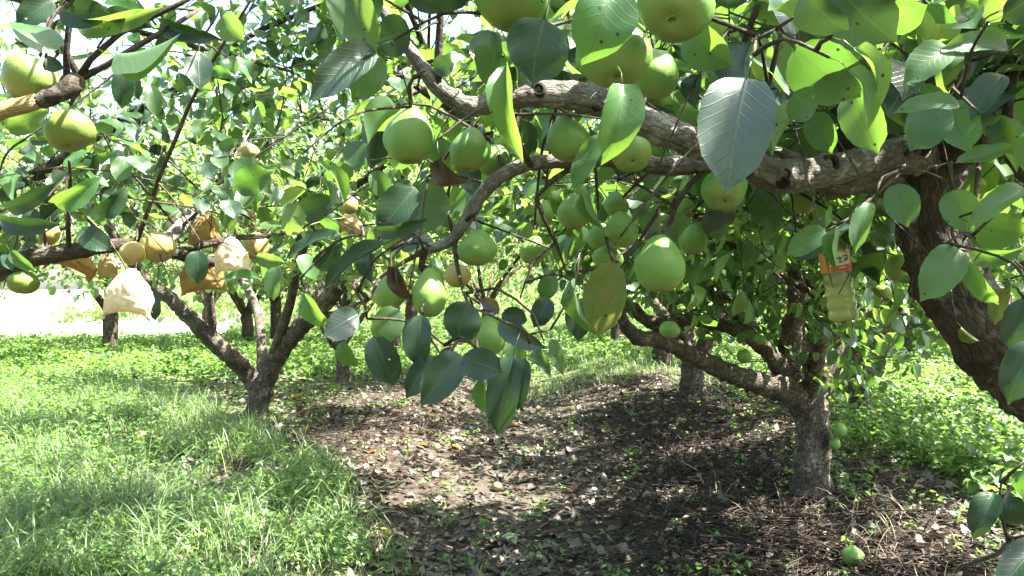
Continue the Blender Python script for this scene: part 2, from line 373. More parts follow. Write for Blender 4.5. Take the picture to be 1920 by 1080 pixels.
def batch_leaves(name, pos, d, nrm, size, tpls, m, rng, wvar=.2, origin=(0, 0, 0)):
    R = frames(d, nrm); which = rng.integers(0, len(tpls), len(pos)); vs_, ts_, us_ = [], [], []; off = 0
    ws = 1 + rng.uniform(-wvar, wvar, len(pos))
    for w, (V, T, U) in enumerate(tpls):
        ii = np.nonzero(which == w)[0]
        if not len(ii): continue
        L = V[None] * np.stack([np.ones(len(ii)), ws[ii], np.ones(len(ii))], 1)[:, None, :] * size[ii][:, None, None]
        wv = np.einsum('nij,nkj->nki', R[ii], L) + pos[ii][:, None, :] - np.array(origin)[None, None]
        vs_.append(wv.reshape(-1, 3)); k_ = len(V)
        ts_.append((T[None] + (np.arange(len(ii)) * k_)[:, None, None] + off).reshape(-1, 3)); off += len(ii) * k_
        us_.append(np.tile(U, (len(ii), 1)))
    return raw_mesh(name, np.concatenate(vs_), np.concatenate(ts_), m, np.concatenate(us_))

# what the random foliage must leave free: (px, py, radius px, distance)
CLEAR = []
def proj(p):
    D = np.maximum(p[:, 1], .01)
    return 960 + p[:, 0] / D * F, HY - (p[:, 2] - CAMZ) / D * F, p[:, 1]
LOWLINE = ([-400, 0, 330, 560, 660, 1040, 1140, 1300, 1460, 1560, 1680, 1760, 1920, 2400], [560, 565, 575, 560, 590, 560, 600, 640, 650, 760, 750, 650, 600, 640])
def keep(p, size, low=True, farlow=575):
    px, py, D = proj(p); ok = np.ones(len(p), bool)
    infr = D > .05
    half = np.where(infr, size * .45 * F / np.maximum(D, .05), 0)
    for (cx, cy_, r, cd) in CLEAR:
        ok &= ~(infr & (D < cd + .03) & ((px - cx) ** 2 + (py - cy_) ** 2 < (r + half * .8) ** 2))
    if low:
        lim = np.interp(px, *LOWLINE); lim = np.where(D > 7, np.minimum(lim, farlow), lim)
        ok &= ~(infr & (py + half * .6 > lim))
    ok &= ~((np.linalg.norm(p - np.array([0, 0, CAMZ]), axis=1) < .5))
    return ok

# ---------------------------------------------------------------- tree class
class Tree:
    def __init__(s, name, base, label, group=None, seed=1, trunk_m=None, proto=False):
        s.base = Vector(base); s.root = empty(name, s.base, label=label, cat='tree', group=group)
        s.sk = []; s.rng = np.random.default_rng(seed); s.tw = Batch(); s.lp = []; s.seed = seed; s.hand = []; s.tm = trunk_m or M_bark; s.proto = proto
    def limb(s, pts, rad, name='limb', sides=12, m=None, rough=.22, step=None, knots=(), flare=0, fiss=0):
        step = step or max(.02, min(rad) * 1.2)
        p, r = smooth_path(pts, rad, step)
        V, T, U = tube(p, r, sides, rough, s.seed, knots, flare, fiss)
        me = raw_mesh(name, np.array([tuple(v - s.base) for v in V]), T, m or s.tm, U)
        link(name, me, s.root)
        for a, b in zip(p[::max(1, len(p) // 25)], r[::max(1, len(p) // 25)]): s.sk.append((a, b))
        return p, r
    def twig(s, pts, rad, sides=5, step=.03, rough=.15, sk=True):
        p, r = smooth_path(pts, rad, step)
        s.tw.add(*tube(p, r, sides, rough, s.seed))
        if sk:
            for a, b in zip(p[::2], r[::2]): s.sk.append((a, b))
        return p
    def leaves_on(s, pts, spacing, size, droop=.35, t0=.15):
        rng = s.rng; n = len(pts)
        Ls = [0]
        for a, b in zip(pts[:-1], pts[1:]): Ls.append(Ls[-1] + (b - a).length)
        tot = Ls[-1]; d = tot * t0; ang = rng.random() * 6.28
        while d < tot:
            i = next(j for j in range(1, n) if Ls[j] >= d - 1e-9); f = (d - Ls[i - 1]) / max(Ls[i] - Ls[i - 1], 1e-9)
            p = pts[i - 1].lerp(pts[i], f); t = (pts[i] - pts[i - 1]).normalized()
            o = t.orthogonal().normalized(); o.rotate(Quaternion(t, ang)); ang += 2.4 + rng.normal(0, .3)
            dr = (o * 1.0 + t * rng.uniform(.1, .9) + Vector((0, 0, -1)) * rng.uniform(0, droop * 2)).normalized()
            nm = Vector((rng.normal(0, .45), rng.normal(0, .45), 1.0)) + Vector(SUN) * .35
            sz = size * rng.uniform(.7, 1.18)
            s.lp.append((p + dr * sz * .28, dr, nm, sz)); d += spacing * rng.uniform(.6, 1.4)
        s.lp.append((pts[-1], (t + Vector((0, 0, -droop))).normalized(), Vector((rng.normal(0, .4), rng.normal(0, .4), 1)), size * rng.uniform(.7, 1.1)))
    def sprout(s, nshoot, box, length=(.4, 1.0), twigs=5, tl=(.12, .34), spacing=.045, size=.085, up=(-.1, .8), rmin=.004, thick=.006, filt=None, sides=4, zmin=.95):
        rng = s.rng; src = [(p, r) for p, r in s.sk if box[0] <= p.x <= box[1] and box[2] <= p.y <= box[3] and box[4] <= p.z <= box[5] and r >= rmin]
        if not src: print('no source', s.root.name); return
        cx, cy_ = s.base.x, s.base.y; done = 0; tries = 0
        while done < nshoot and tries < nshoot * 6:
            tries += 1
            p, r = src[rng.integers(len(src))]
            out = Vector((p.x - cx, p.y - cy_, 0)); out = out.normalized() if out.length > .05 else Vector((1, 0, 0))
            a = rng.uniform(0, 6.28)
            d = (out * .5 + Vector((math.cos(a), math.sin(a), 0)) + Vector((0, 0, rng.uniform(*up)))).normalized()
            Ln = rng.uniform(*length); m = 5; pts = [p]; q = p.copy(); dd = d.copy(); droop = rng.uniform(-.02, .16)
            for i in range(m):
                dd = (dd + Vector((rng.normal(0, .16), rng.normal(0, .16), rng.normal(0, .1) - droop * i * .5))).normalized(); q = q + dd * Ln / m; pts.append(q)
            if filt:
                arr = np.array([tuple(x) for x in pts[2:]])
                if not filt(arr).all(): continue
            if pts[-1].z < zmin: continue
            done += 1
            r0 = min(thick * (Ln / .7) * rng.uniform(.8, 1.3), r * .8)
            rads = list(np.linspace(r0, max(.0014, r0 * .25), m + 1))
            s.tw.add(*tube(pts, rads, sides, .2, s.seed))
            s.leaves_on(pts, spacing * 1.6, size, t0=.3)
            for _ in range(twigs):
                t = rng.uniform(.2, 1) * m; i = min(int(t), m - 1); b = pts[i].lerp(pts[i + 1], t - i); td = (pts[i + 1] - pts[i]).normalized()
                o = td.orthogonal().normalized(); o.rotate(Quaternion(td, rng.uniform(0, 6.28)))
                e = (o + td * .6 + Vector((0, 0, rng.uniform(-.5, .5)))).normalized(); tln = rng.uniform(*tl)
                tp = [b, b + e * tln * .5, b + e * tln + Vector((0, 0, rng.normal(-.02, .03)))]
                s.tw.add(*tube(tp, [max(.0016, r0 * .4), .0016, .0012], 3))
                s.leaves_on(tp, spacing, size, t0=.1)
    def attach(s, p, rr=.0016, maxd=.30, sag=True, m=None):
        """a thin twig from the nearest limb or twig to the point p"""
        cand = sorted((((q - p).length + max(0, p.z - q.z) * .8 + max(0, p.y - q.y) * .3, i) for i, (q, r) in enumerate(s.sk)))[:160:4]
        q = None
        for c, i in cand:
            if c > maxd: break
            a = s.sk[i][0]; arr = np.array([tuple(a.lerp(p, t) + Vector((0, 0, .10)) * t * (1 - t) * 4 * (a - p).length) for t in (.12, .25, .4, .55, .7, .85)])
            px, py, D = proj(arr); bad = False
            for (cx, cy_, rr_, cd) in CLEAR[:len(PEARS)]:
                if ((D < cd) & ((px - cx) ** 2 + (py - cy_) ** 2 < (rr_ * 1.05) ** 2)).any(): bad = True; break
            if not bad: q = a; break
        if q is None: return
        d = (p - q); L = d.length
        if L < .01: return
        mid = q + d * .5 + Vector((s.rng.normal(0, .08), s.rng.normal(0, .04), abs(s.rng.normal(.10, .05)))) * L
        s.twig([q, mid, p], [max(rr * 1.6, min(.004, L * .012)), rr * 1.3, rr], 4, .02, .1)
    def hand_leaf(s, bx, by, tx, ty, w, D, dD=.0, roll=0, tpl=0, m=None, flip=False, att=True, tilt=None, glare=False):
        dD = dD - math.hypot(tx - bx, ty - by) / F * D * (s.rng.uniform(.05, .7) if tilt is None else tilt)
        a = P(bx, by, D)
        if glare:
            cv = Vector((0, 0, CAMZ)); h = ((cv - a).normalized() + SUN).normalized(); ray = P(tx, ty, 1) - cv
            D2 = (a - cv).dot(h) / ray.dot(h) if abs(ray.dot(h)) > 1e-4 else D
            dD = min(max(D2, D * .72), D * 1.3) - D; roll = 0
        b = P(tx, ty, D + dD); d = b - a; L = d.length
        nm = (Vector((0, 0, CAMZ)) - a).normalized()
        if glare: nm = h
        if flip: nm = -nm
        nm = nm - d.normalized() * nm.dot(d.normalized()); nm.normalize(); nm.rotate(Quaternion(d.normalized(), math.radians(roll)))
        y = nm.cross(d.normalized())
        R = Matrix((d.normalized(), y, nm)).transposed().to_4x4()
        wr = (w / F * D) / (L * .68)
        o = bpy.data.objects.new('leaf', leaf_mesh('near', tpl, m or M_leaf)); COL.objects.link(o); o.parent = s.root
        o.matrix_local = Matrix.Translation(a - s.base) @ R @ Matrix.Diagonal((L, L * wr, L, 1))
        s.hand.append(o)
        bp = a - d.normalized() * L * .33 - nm * L * .06
        if att: s.attach(bp)
        CLEAR.append(((bx + tx) / 2, (by + ty) / 2, min(w, math.hypot(tx - bx, ty - by)) * .42, D))
    def finish(s, tpl, m, parts=0, ptpl='mid', low=True, pm=None, filt=True, farlow=575, outside=1.0):
        pos = np.array([tuple(x[0]) for x in s.lp]); d = np.array([tuple(x[1]) for x in s.lp]); nm = np.array([tuple(x[2]) for x in s.lp]); sz = np.array([x[3] for x in s.lp])
        if filt:
            mid = pos + d * sz[:, None] * .5; px, py, D = proj(mid)
            ok = (keep(mid, sz, low, farlow) & ~((s in (globals().get('FG'), globals().get('LN'))) & (D > -.5) & (mid[:, 1] < 2.4) & ((py < -60) | (px > 2000) | (D <= .05)) & (s.rng.random(len(mid)) < .75))) & ~((D > .2) & (D < np.interp(px, [0, 640, 900, 1150], [1.7, 1.5, 1.2, .72])) & (px > -80) & (px < 1150) & (py > -60) & (py < 700)); pos, d, nm, sz = pos[ok], d[ok], nm[ok], sz[ok]
        o = np.array(tuple(s.base)); print(s.root.name, 'leaves', len(pos))
        if parts:
            px, py, D = proj(pos); sc = np.where((D > .3) & (px > 0) & (px < 1920) & (py > 0) & (py < 1080), sz / np.maximum(D, .3), 0)
            top = np.argsort(-sc)[:parts]; top = top[sc[top] > 0]; R = frames(d[top], nm[top]); mm = pm or M_leaf
            msk = np.ones(len(pos), bool); msk[top] = False
            for j, i in enumerate(top):
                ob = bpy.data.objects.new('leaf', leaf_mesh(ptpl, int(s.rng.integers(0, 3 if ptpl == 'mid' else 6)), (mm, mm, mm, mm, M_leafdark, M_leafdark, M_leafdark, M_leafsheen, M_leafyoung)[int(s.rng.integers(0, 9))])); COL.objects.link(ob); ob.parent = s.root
                M_ = Matrix([list(R[j][a]) for a in range(3)]).to_4x4()
                ob.matrix_local = Matrix.Translation(Vector(pos[i] - o)) @ M_ @ Matrix.Diagonal((sz[i], sz[i] * s.rng.uniform(.8, 1.2), sz[i], 1))
            pos, d, nm, sz = pos[msk], d[msk], nm[msk], sz[msk]
        if len(pos): link('foliage', batch_leaves('foliage', pos, d, nm, sz, tpl, m, s.rng, origin=o), s.root, kind='stuff')
        if s.tw.v: link('twigs', s.tw.mesh('twigs', M_twig, o), s.root, kind='stuff')
    def vase(s, top, r, R, n, ztop=2.3, a0=0, sub=2, zb=None, arc=(0, 6.28)):
        """n limbs spreading from the trunk top, each with side branches"""
        rng = s.rng
        for i in range(n):
            a = a0 + (arc[0] + (arc[1] - arc[0]) * (i + rng.uniform(-.15, .15)) / n); e = Vector((math.cos(a), math.sin(a), 0)); side = Vector((-e.y, e.x, 0))
            h = ztop - top.z; k_ = rng.uniform(.85, 1.15)
            pts = [top - Vector((0, 0, r * .5)), top + e * R * .2 * k_ + Vector((0, 0, h * .3)), top + e * R * .5 * k_ + side * rng.normal(0, .12) + Vector((0, 0, h * .62)), top + e * R * .8 * k_ + side * rng.normal(0, .2) + Vector((0, 0, h * .85)), top + e * R * k_ + side * rng.normal(0, .25) + Vector((0, 0, h))]
            s.limb(pts, [r * .62, r * .5, r * .38, r * .26, r * .14], sides=8, step=.08)
            for _ in range(sub):
                j = int(rng.integers(1, 4)); b = pts[j]; a2 = a + rng.choice([-1, 1]) * rng.uniform(.5, 1.3); f = Vector((math.cos(a2), math.sin(a2), rng.uniform(.1, .9))).normalized(); Ln = R * rng.uniform(.35, .6)
                s.limb([b, b + f * Ln * .5 + Vector((0, 0, .03)), b + f * Ln + Vector((0, 0, rng.uniform(-.05, .15)))], [r * .25, r * .18, r * .09], name='branch', sides=6, step=.08)

# ---------------------------------------------------------------- pears (needed first, for the clear zones)
PEARS = [ # px, py, w, h, D, kind, tilt_toward_camera, roll, mat, label
 (768,255,98,116,1.25,'p',.1,0,'g','big pear-shaped green pear hanging alone from a hooked spur below the thin limb end'),
 (880,282,76,84,1.32,'p',.15,.1,'g','round green pear beside the dark withered leaf, right of the big pear-shaped one'),
 (926,300,62,62,1.42,'r',.1,0,'g','green pear half hidden behind the long narrow light green leaf'),
 (1064,262,80,88,1.3,'p',.2,-.15,'g','green pear under the middle of the thick limb, left of the white sunlit leaf'),
 (1184,289,74,64,1.25,'r',.9,.1,'g','green pear with dark blossom end beneath the white sunlit leaf tip'),
 (1150,100,136,128,.92,'r',.45,0,'g','largest green pear at the top, partly under the big curled leaf'),
 (1225,138,96,94,1.02,'r',-.3,.2,'g','pale sunlit green pear tucked right behind the largest pear above the thick limb'),
 (1266,8,146,110,.85,'r',.7,.3,'g','green pear cut by the top edge, blossom end showing, above the pale pear'),
 (962,-5,145,100,.95,'r',.2,0,'g','green pear cut by the top edge above the dark round leaf'),
 (895,466,72,70,1.3,'p',.1,0,'g','round green pear with a sunlit crescent on top, below the drooping grey branch'),
 (733,543,66,80,1.3,'p',.1,0,'g','green pear with a brown withered leaf stuck on its right side'),
 (805,551,68,96,1.28,'p',.1,0,'g','long green pear between the leaf-covered pear and the yellow russet one'),
 (858,517,50,46,1.5,'r',.2,0,'y','small yellow russet pear behind the long green pear'),
 (916,630,72,76,1.25,'p',.1,.1,'g','lowest green pear of the left cluster, behind the dark leaves'),
 (1237,497,98,112,1.25,'p',.05,0,'g','big smooth green pear hanging lowest in the middle, right of the yellowing leaf'),
 (1075,398,64,70,1.55,'p',.1,0,'g','green pear right of the dark forked twig, left of the pear cluster'),
 (1165,432,62,70,1.55,'p',.1,.1,'g','front pear of the cluster, overlapping the one to its left'),
 (1124,444,46,56,1.66,'p',.1,0,'g','pear half hidden at the left of the cluster'),
 (1156,384,46,50,1.7,'p',.1,0,'g','small pear on top of the cluster'),
 (1140,484,58,46,1.6,'r',.2,0,'g','pear at the bottom of the cluster, above the yellowing leaf'),
 (1001,470,52,54,1.8,'p',.1,0,'g','small green pear left of the dark forked twig'),
 (1300,450,56,58,1.75,'p',.1,0,'g','round green pear right behind the big smooth lowest pear'),
 (1357,354,86,76,1.35,'r',.75,0,'g','green pear with its blossom end showing, below the blue-grey leaf tip'),
 (1300,216,62,60,1.5,'r',.1,0,'g','green pear peeping above the thick limb left of the blue-grey leaf'),
 (1505,378,48,46,2.1,'r',.1,0,'o','small olive pear under the pale knotted part of the limb'),
 (1684,503,50,52,2.2,'r',.1,0,'o','olive green pear against the left edge of the thick leaning trunk'),
 (1256,618,38,34,3.4,'r',.1,0,'g','small bright pear above the low limb of the mound tree'),
 (1395,668,27,27,4.1,'r',.1,0,'g','tiny green pear hanging under leaves above the low limb fork'),
 (1574,806,26,28,4.5,'r',.1,0,'g','upper of two small pears beside the mound tree trunk'),
 (1565,832,22,24,4.52,'r',.1,0,'g','lower of two small pears beside the mound tree trunk'),
 (1655,546,30,26,3.6,'r',.1,0,'o','small dim pear hanging right of the plastic bottle'),
 (1425,636,22,22,4.1,'r',.1,0,'g','tiny pear among dark leaves left of the upright limb'),
 (1022,402,30,52,1.9,'p',.1,0,'g','narrow slice of pear behind the left side of the pear by the forked twig'),
 (1284,392,40,40,2.2,'r',.1,0,'g','small pear in shade above the big smooth lowest pear'),
 (1205,360,36,40,2.3,'r',.1,0,'g','dim pear in shade between the limb and the cluster'),
 (60,153,108,84,1.2,'r',.35,.5,'o','olive green pear at the left edge resting above the tan branch'),
 (130,245,86,70,1.25,'r',.4,-.2,'o','green pear hanging under the tan branch knuckle by the left edge'),
 (296,463,62,54,2.1,'r',.7,-.5,'y','yellow pear with an open blossom hollow beside the smaller one on the left branch'),
 (248,475,46,40,2.05,'r',.6,0,'y','smaller yellow russet pear above the white paper bag'),
 (44,530,56,38,2.2,'r',.1,0,'o','dark olive pear hanging below the left branch by the edge'),
 (92,438,36,44,2.3,'r',.1,0,'y','yellow pear above the left branch beside a pale bag'),
 (480,462,46,54,2.6,'r',.1,0,'y','sunlit yellow pear right of the tan paper bags'),
 (466,285,40,28,3.2,'r',.1,0,'y','small sunlit tan pear high among the pale leaves on the left'),
 (655,384,34,36,2.6,'r',.1,0,'y','dim yellow pear left of the dark leaves below the hanging pear'),
]
FALLEN = [ (1598,1058,38,'g','green pear lying in the dark mulch at the bottom right'), (932,918,17,'y','small yellow fruit lying in the middle of the hollow path'),
 (262,828,25,'y','yellow fallen pear in the grass left of the forked tree'), (1010,771,12,'y','tiny yellow fruit lying far up the hollow path') ]
for p in PEARS: CLEAR.append((p[0], p[1], max(p[2], p[3]) * .46, p[4]))
for c in [(1578, 520, 30, 1.72), (1585, 580, 30, 1.72), (240, 550, 58, 2.0), (430, 500, 50, 2.3), (370, 515, 45, 2.35), (150, 495, 40, 2.3),
          (1250, 250, 26, 1.3), (1180, 215, 26, 1.3), (1080, 180, 24, 1.25), (1000, 180, 24, 1.2), (890, 195, 22, 1.2), (1450, 340, 42, 1.4), (1530, 320, 40, 1.45), (1600, 300, 40, 1.5), (1680, 290, 40, 1.55), (380, 440, 35, 2.4), (1740, 330, 60, 1.6), (1740, 420, 60, 1.6), (1790, 540, 70, 1.6), (1860, 630, 70, 1.6), (1390, 310, 34, 1.35), (1320, 280, 30, 1.3),
          (930, 335, 18, 1.3), (1520, 860, 60, 4.6), (1490, 620, 25, 4.6), (1485, 540, 25, 4.5), (1300, 665, 25, 4.1), (1400, 700, 25, 4.3), (300, 340, 30, 2.1), (205, 640, 25, 15)]: CLEAR.append(c)

# ---------------------------------------------------------------- tree with the thick limb (right, nearest)
fb = Vector((2.05, 1.55, gh(2.05, 1.55) - .05))
FG = Tree('pear_tree', fb, 'nearest pear tree with thick dark leaning trunk and gnarled grey limb across the top', seed=11)
def PP(l): return [P(a, b, c) for a, b, c in l]
FG.limb([fb, fb + Vector((-.06, .02, .3)), P(2230, 900, 1.62), P(2080, 795, 1.62), P(1960, 715, 1.62), P(1870, 640, 1.61), P(1800, 555, 1.6), P(1755, 460, 1.6), P(1742, 370, 1.59), P(1745, 305, 1.57)],
        [.15, .125, .11, .105, .098, .085, .074, .066, .064, .048], name='trunk', sides=56, rough=.22, step=.012, fiss=.14, flare=.25)
kn = [(P(1452, 322, 1.36), .03, .008), (P(1478, 326, 1.36), .02, .007), (P(1462, 350, 1.37), .028, .008), (P(1560, 306, 1.44), .035, .01), (P(1010, 152, 1.2), .03, .008), (P(1700, 280, 1.5), .04, .008)]
FG.limb(PP([(1770, 330, 1.6), (1725, 296, 1.56), (1668, 293, 1.53), (1600, 308, 1.49), (1530, 322, 1.45), (1462, 330, 1.41), (1400, 308, 1.38), (1330, 276, 1.35), (1240, 244, 1.32), (1150, 202, 1.29), (1080, 180, 1.27), (1000, 177, 1.25), (930, 190, 1.23), (884, 200, 1.22), (838, 178, 1.21), (800, 138, 1.2), (762, 85, 1.2), (735, 45, 1.2), (710, 8, 1.2), (680, -60, 1.2)]),
        [.05, .044, .032, .030, .029, .030, .0265, .026, .026, .0255, .0235, .021, .0155, .0158, .0135, .0115, .0095, .0085, .008, .006], sides=36, rough=.24, step=.008, m=M_limb, knots=kn, fiss=.03)
def knot(px, py, D, r_, sx=1.0):
    c = P(px, py, D); V = []; T = []; U = []; n_ = 18; pr = [(1.6, .0), (1.25, .45), (.95, .5), (.7, .1), (.35, -.25), (.0, -.35)]
    for i, (a, b_) in enumerate(pr):
        for s_ in range(n_):
            th = 2 * math.pi * s_ / n_; w = 1 + .25 * noise.noise(Vector((math.cos(th) * 1.3, math.sin(th) * 1.3, i * .4 + px)))
            V.append((math.cos(th) * a * w * r_ * sx, -b_ * r_ * w, math.sin(th) * a * w * r_)); U.append((s_ / n_, i / 5))
    for i in range(5):
        for s_ in range(n_): q_ = i * n_ + s_; w_ = i * n_ + (s_ + 1) % n_; T += [(q_, w_, w_ + n_), (q_, w_ + n_, q_ + n_)]
    link('branch_scar', raw_mesh('branch_scar', np.array(V), T, M_bark, U), FG.root, loc=c - FG.base)
for a_ in ((1447, 320, 1.381, .009), (1472, 327, 1.382, .0065), (1468, 343, 1.378, .007, 1.3), (1556, 308, 1.432, .012), (1120, 196, 1.262, .007), (1010, 168, 1.232, .008), (1345, 292, 1.34, .008)): knot(*a_)
FG.limb(PP([(1765, 380, 1.62), (1700, 345, 1.61), (1620, 335, 1.58), (1560, 345, 1.57), (1500, 310, 1.56), (1430, 290, 1.55), (1340, 305, 1.5), (1250, 312, 1.45), (1160, 300, 1.42), (1060, 302, 1.4), (990, 308, 1.38), (940, 330, 1.36), (903, 365, 1.35), (878, 405, 1.34), (852, 445, 1.33), (822, 462, 1.33), (795, 470, 1.33)]),
        [.055, .045, .03, .024, .02, .019, .018, .017, .0145, .0135, .0125, .012, .0115, .011, .010, .009, .008], sides=16, rough=.16, step=.012, m=M_limb)
FG.limb(PP([(1752, 360, 1.62), (1775, 250, 1.66), (1800, 120, 1.7), (1830, -30, 1.75), (1850, -200, 1.8)]), [.045, .035, .028, .022, .012], sides=12, step=.03)
FG.limb(PP([(1760, 370, 1.63), (1850, 300, 1.8), (2000, 200, 2.0), (2150, 60, 2.2)]), [.045, .03, .022, .012], sides=10, step=.04)
FG.limb(PP([(1700, 340, 1.63), (1640, 250, 1.9), (1560, 180, 2.3), (1470, 130, 2.8), (1380, 110, 3.3)]), [.04, .03, .024, .018, .01], sides=10, step=.04)
FG.limb(PP([(1180, 205, 1.31), (1170, 60, 1.25), (1120, -120, 1.1), (1000, -500, .9)]), [.016, .013, .01, .006], name='branch', sides=8, step=.03)
FG.limb(PP([(1600, 300, 1.52), (1500, -20, 1.35), (1350, -400, 1.1), (1000, -1500, .8)]), [.022, .018, .014, .008], name='branch', sides=8, step=.03)
FG.limb([P(1745, 340, 1.6), Vector((.9, .9, 1.95)), Vector((.6, .2, 2.15)), Vector((.3, -.6, 2.3))], [.04, .03, .02, .01], sides=8, step=.05)
FG.limb([P(2050, 780, 1.6), Vector((2.0, 1.9, 1.5)), Vector((2.5, 2.3, 1.9)), Vector((2.9, 2.6, 2.2))], [.07, .05, .03, .015], sides=8, step=.05)
FG.limb([P(2050, 780, 1.6), Vector((2.0, 1.0, 1.5)), Vector((2.2, .3, 1.9)), Vector((2.4, -.4, 2.2))], [.07, .05, .03, .015], sides=8, step=.05)
tw = lambda l, r: FG.twig(PP(l), r)
tw([(820, 165, 1.2), (822, 110, 1.19), (826, 40, 1.18), (820, -40, 1.17)], [.0075, .007, .006, .004])
tw([(770, 200, 1.24), (768, 160, 1.22), (775, 145, 1.2), (790, 142, 1.2)], [.003, .004, .004, .004])
tw([(1090, 305, 1.41), (1040, 335, 1.4), (1005, 372, 1.4), (1020, 410, 1.4), (1042, 455, 1.41), (1062, 510, 1.42), (1130, 498, 1.44), (1160, 490, 1.5)], [.006, .0055, .005, .0045, .004, .0038, .003, .002])
tw([(1042, 455, 1.41), (1000, 490, 1.4), (985, 530, 1.4), (975, 560, 1.4)], [.003, .0028, .002, .0015])
tw([(870, 405, 1.35), (950, 435, 1.38), (1030, 465, 1.4)], [.0025, .002, .0018])
tw([(1330, 310, 1.49), (1290, 350, 1.45), (1265, 390, 1.42), (1250, 430, 1.36), (1200, 450, 1.32), (1160, 480, 1.3), (1150, 492, 1.28)], [.006, .0055, .005, .004, .003, .002, .0016])
tw([(965, 215, 1.22), (960, 250, 1.25), (985, 290, 1.32), (995, 310, 1.36)], [.006, .006, .006, .006])
tw([(795, 470, 1.33), (790, 500, 1.33), (800, 520, 1.33)], [.008, .007, .004])
tw([(800, 468, 1.33), (760, 490, 1.3), (715, 520, 1.25), (690, 560, 1.15), (650, 580, 1.1)], [.006, .004, .003, .0025, .0015])
tw([(852, 448, 1.33), (856, 490, 1.3), (870, 550, 1.25), (890, 600, 1.2), (895, 650, 1.15), (915, 700, 1.12)], [.005, .004, .003, .0025, .002, .0015])
tw([(870, 550, 1.25), (930, 540, 1.25), (1000, 590, 1.2), (1020, 640, 1.2)], [.003, .0025, .002, .0012])
tw([(800, 500, 1.33), (790, 580, 1.25), (810, 640, 1.2), (830, 670, 1.18)], [.004, .003, .002, .0015])
tw([(1440, 160, 1.0), (1460, 80, .98), (1485, 0, .96), (1500, -60, .95)], [.0035, .0035, .004, .004])
tw([(1410, 260, 1.36), (1390, 130, 1.2), (1402, 60, 1.15), (1430, -10, 1.1)], [.006, .0055, .005, .005])
tw([(1700, 290, 1.5), (1760, 200, 1.4), (1830, 110, 1.3), (1905, 25, 1.25), (1960, -30, 1.2)], [.006, .005, .0045, .004, .003])
tw([(1730, 290, 1.5), (1810, 205, 1.4), (1880, 140, 1.35), (1940, 95, 1.3)], [.006, .005, .005, .004])
tw([(1960, 350, 1.4), (1915, 325, 1.35), (1898, 300, 1.32), (1890, 215, 1.3), (1905, 130, 1.3), (1915, 60, 1.3)], [.012, .012, .012, .010, .006, .004])
tw([(1780, 300, 1.5), (1784, 350, 1.35), (1790, 400, 1.25), (1785, 440, 1.2), (1800, 470, 1.15), (1860, 470, 1.15)], [.005, .004, .003, .0025, .002, .0015])
tw([(1715, 275, 1.45), (1690, 320, 1.3), (1640, 365, 1.2), (1590, 410, 1.15), (1550, 430, 1.1), (1520, 435, 1.08)], [.0035, .003, .0026, .002, .0016, .0012])
tw([(1835, 290, 1.5), (1830, 360, 1.35), (1810, 440, 1.3)], [.005, .004, .003])
tw([(1900, 1010, 1.05), (1870, 1040, 1.05), (1810, 1060, 1.06), (1790, 1075, 1.08)], [.004, .003, .002, .0015])
FG.limb([P(2120, 830, 1.58), P(2040, 930, 1.2), P(1960, 1000, 1.08), P(1890, 1012, 1.05)], [.02, .012, .007, .004], name='branch', sides=8, step=.02)

H = FG.hand_leaf
# base x,y  tip x,y  width  D  dD roll template
H(1400,146,1350,326,142,.72,.02,8,0,M_leafsheen,tilt=.8)
H(1166,158,1176,288,84,.78,.02,15,1,M_leafyoung,glare=True)
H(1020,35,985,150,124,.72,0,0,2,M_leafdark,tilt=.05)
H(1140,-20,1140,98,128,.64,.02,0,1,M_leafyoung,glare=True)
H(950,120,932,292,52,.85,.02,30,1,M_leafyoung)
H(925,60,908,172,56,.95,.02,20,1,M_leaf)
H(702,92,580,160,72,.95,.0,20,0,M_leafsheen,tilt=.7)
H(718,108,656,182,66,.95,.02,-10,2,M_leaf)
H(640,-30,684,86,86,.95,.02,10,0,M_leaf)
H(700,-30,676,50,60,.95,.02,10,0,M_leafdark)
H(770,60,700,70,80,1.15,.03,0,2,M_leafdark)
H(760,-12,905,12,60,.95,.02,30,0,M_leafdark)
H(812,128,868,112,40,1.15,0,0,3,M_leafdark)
H(1130,254,1064,346,46,1.08,.0,20,2,M_leafyoung)
H(1150,490,1110,632,82,1.0,.0,0,2,M_leafyel,tilt=.0)
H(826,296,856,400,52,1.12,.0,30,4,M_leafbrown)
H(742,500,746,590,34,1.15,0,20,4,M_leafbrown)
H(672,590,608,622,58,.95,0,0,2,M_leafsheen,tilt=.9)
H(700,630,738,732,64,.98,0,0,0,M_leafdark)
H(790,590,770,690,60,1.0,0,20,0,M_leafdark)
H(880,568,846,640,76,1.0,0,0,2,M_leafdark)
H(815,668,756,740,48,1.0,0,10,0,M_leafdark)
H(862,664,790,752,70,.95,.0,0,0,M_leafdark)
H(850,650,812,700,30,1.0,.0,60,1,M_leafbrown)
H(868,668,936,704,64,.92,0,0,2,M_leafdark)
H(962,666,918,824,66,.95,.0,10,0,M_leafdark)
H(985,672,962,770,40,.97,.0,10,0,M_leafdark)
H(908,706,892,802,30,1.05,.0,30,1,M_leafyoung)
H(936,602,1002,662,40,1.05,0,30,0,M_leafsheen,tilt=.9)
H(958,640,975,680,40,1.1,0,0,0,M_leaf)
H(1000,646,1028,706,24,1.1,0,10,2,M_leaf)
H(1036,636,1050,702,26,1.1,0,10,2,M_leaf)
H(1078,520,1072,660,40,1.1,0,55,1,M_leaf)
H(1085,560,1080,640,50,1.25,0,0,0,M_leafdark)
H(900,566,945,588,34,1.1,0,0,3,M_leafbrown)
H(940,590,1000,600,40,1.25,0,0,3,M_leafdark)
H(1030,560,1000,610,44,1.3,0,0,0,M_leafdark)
H(1040,520,1010,560,40,1.3,0,0,0,M_leaf)
H(722,456,576,520,40,1.0,0,40,0,M_leafdark)
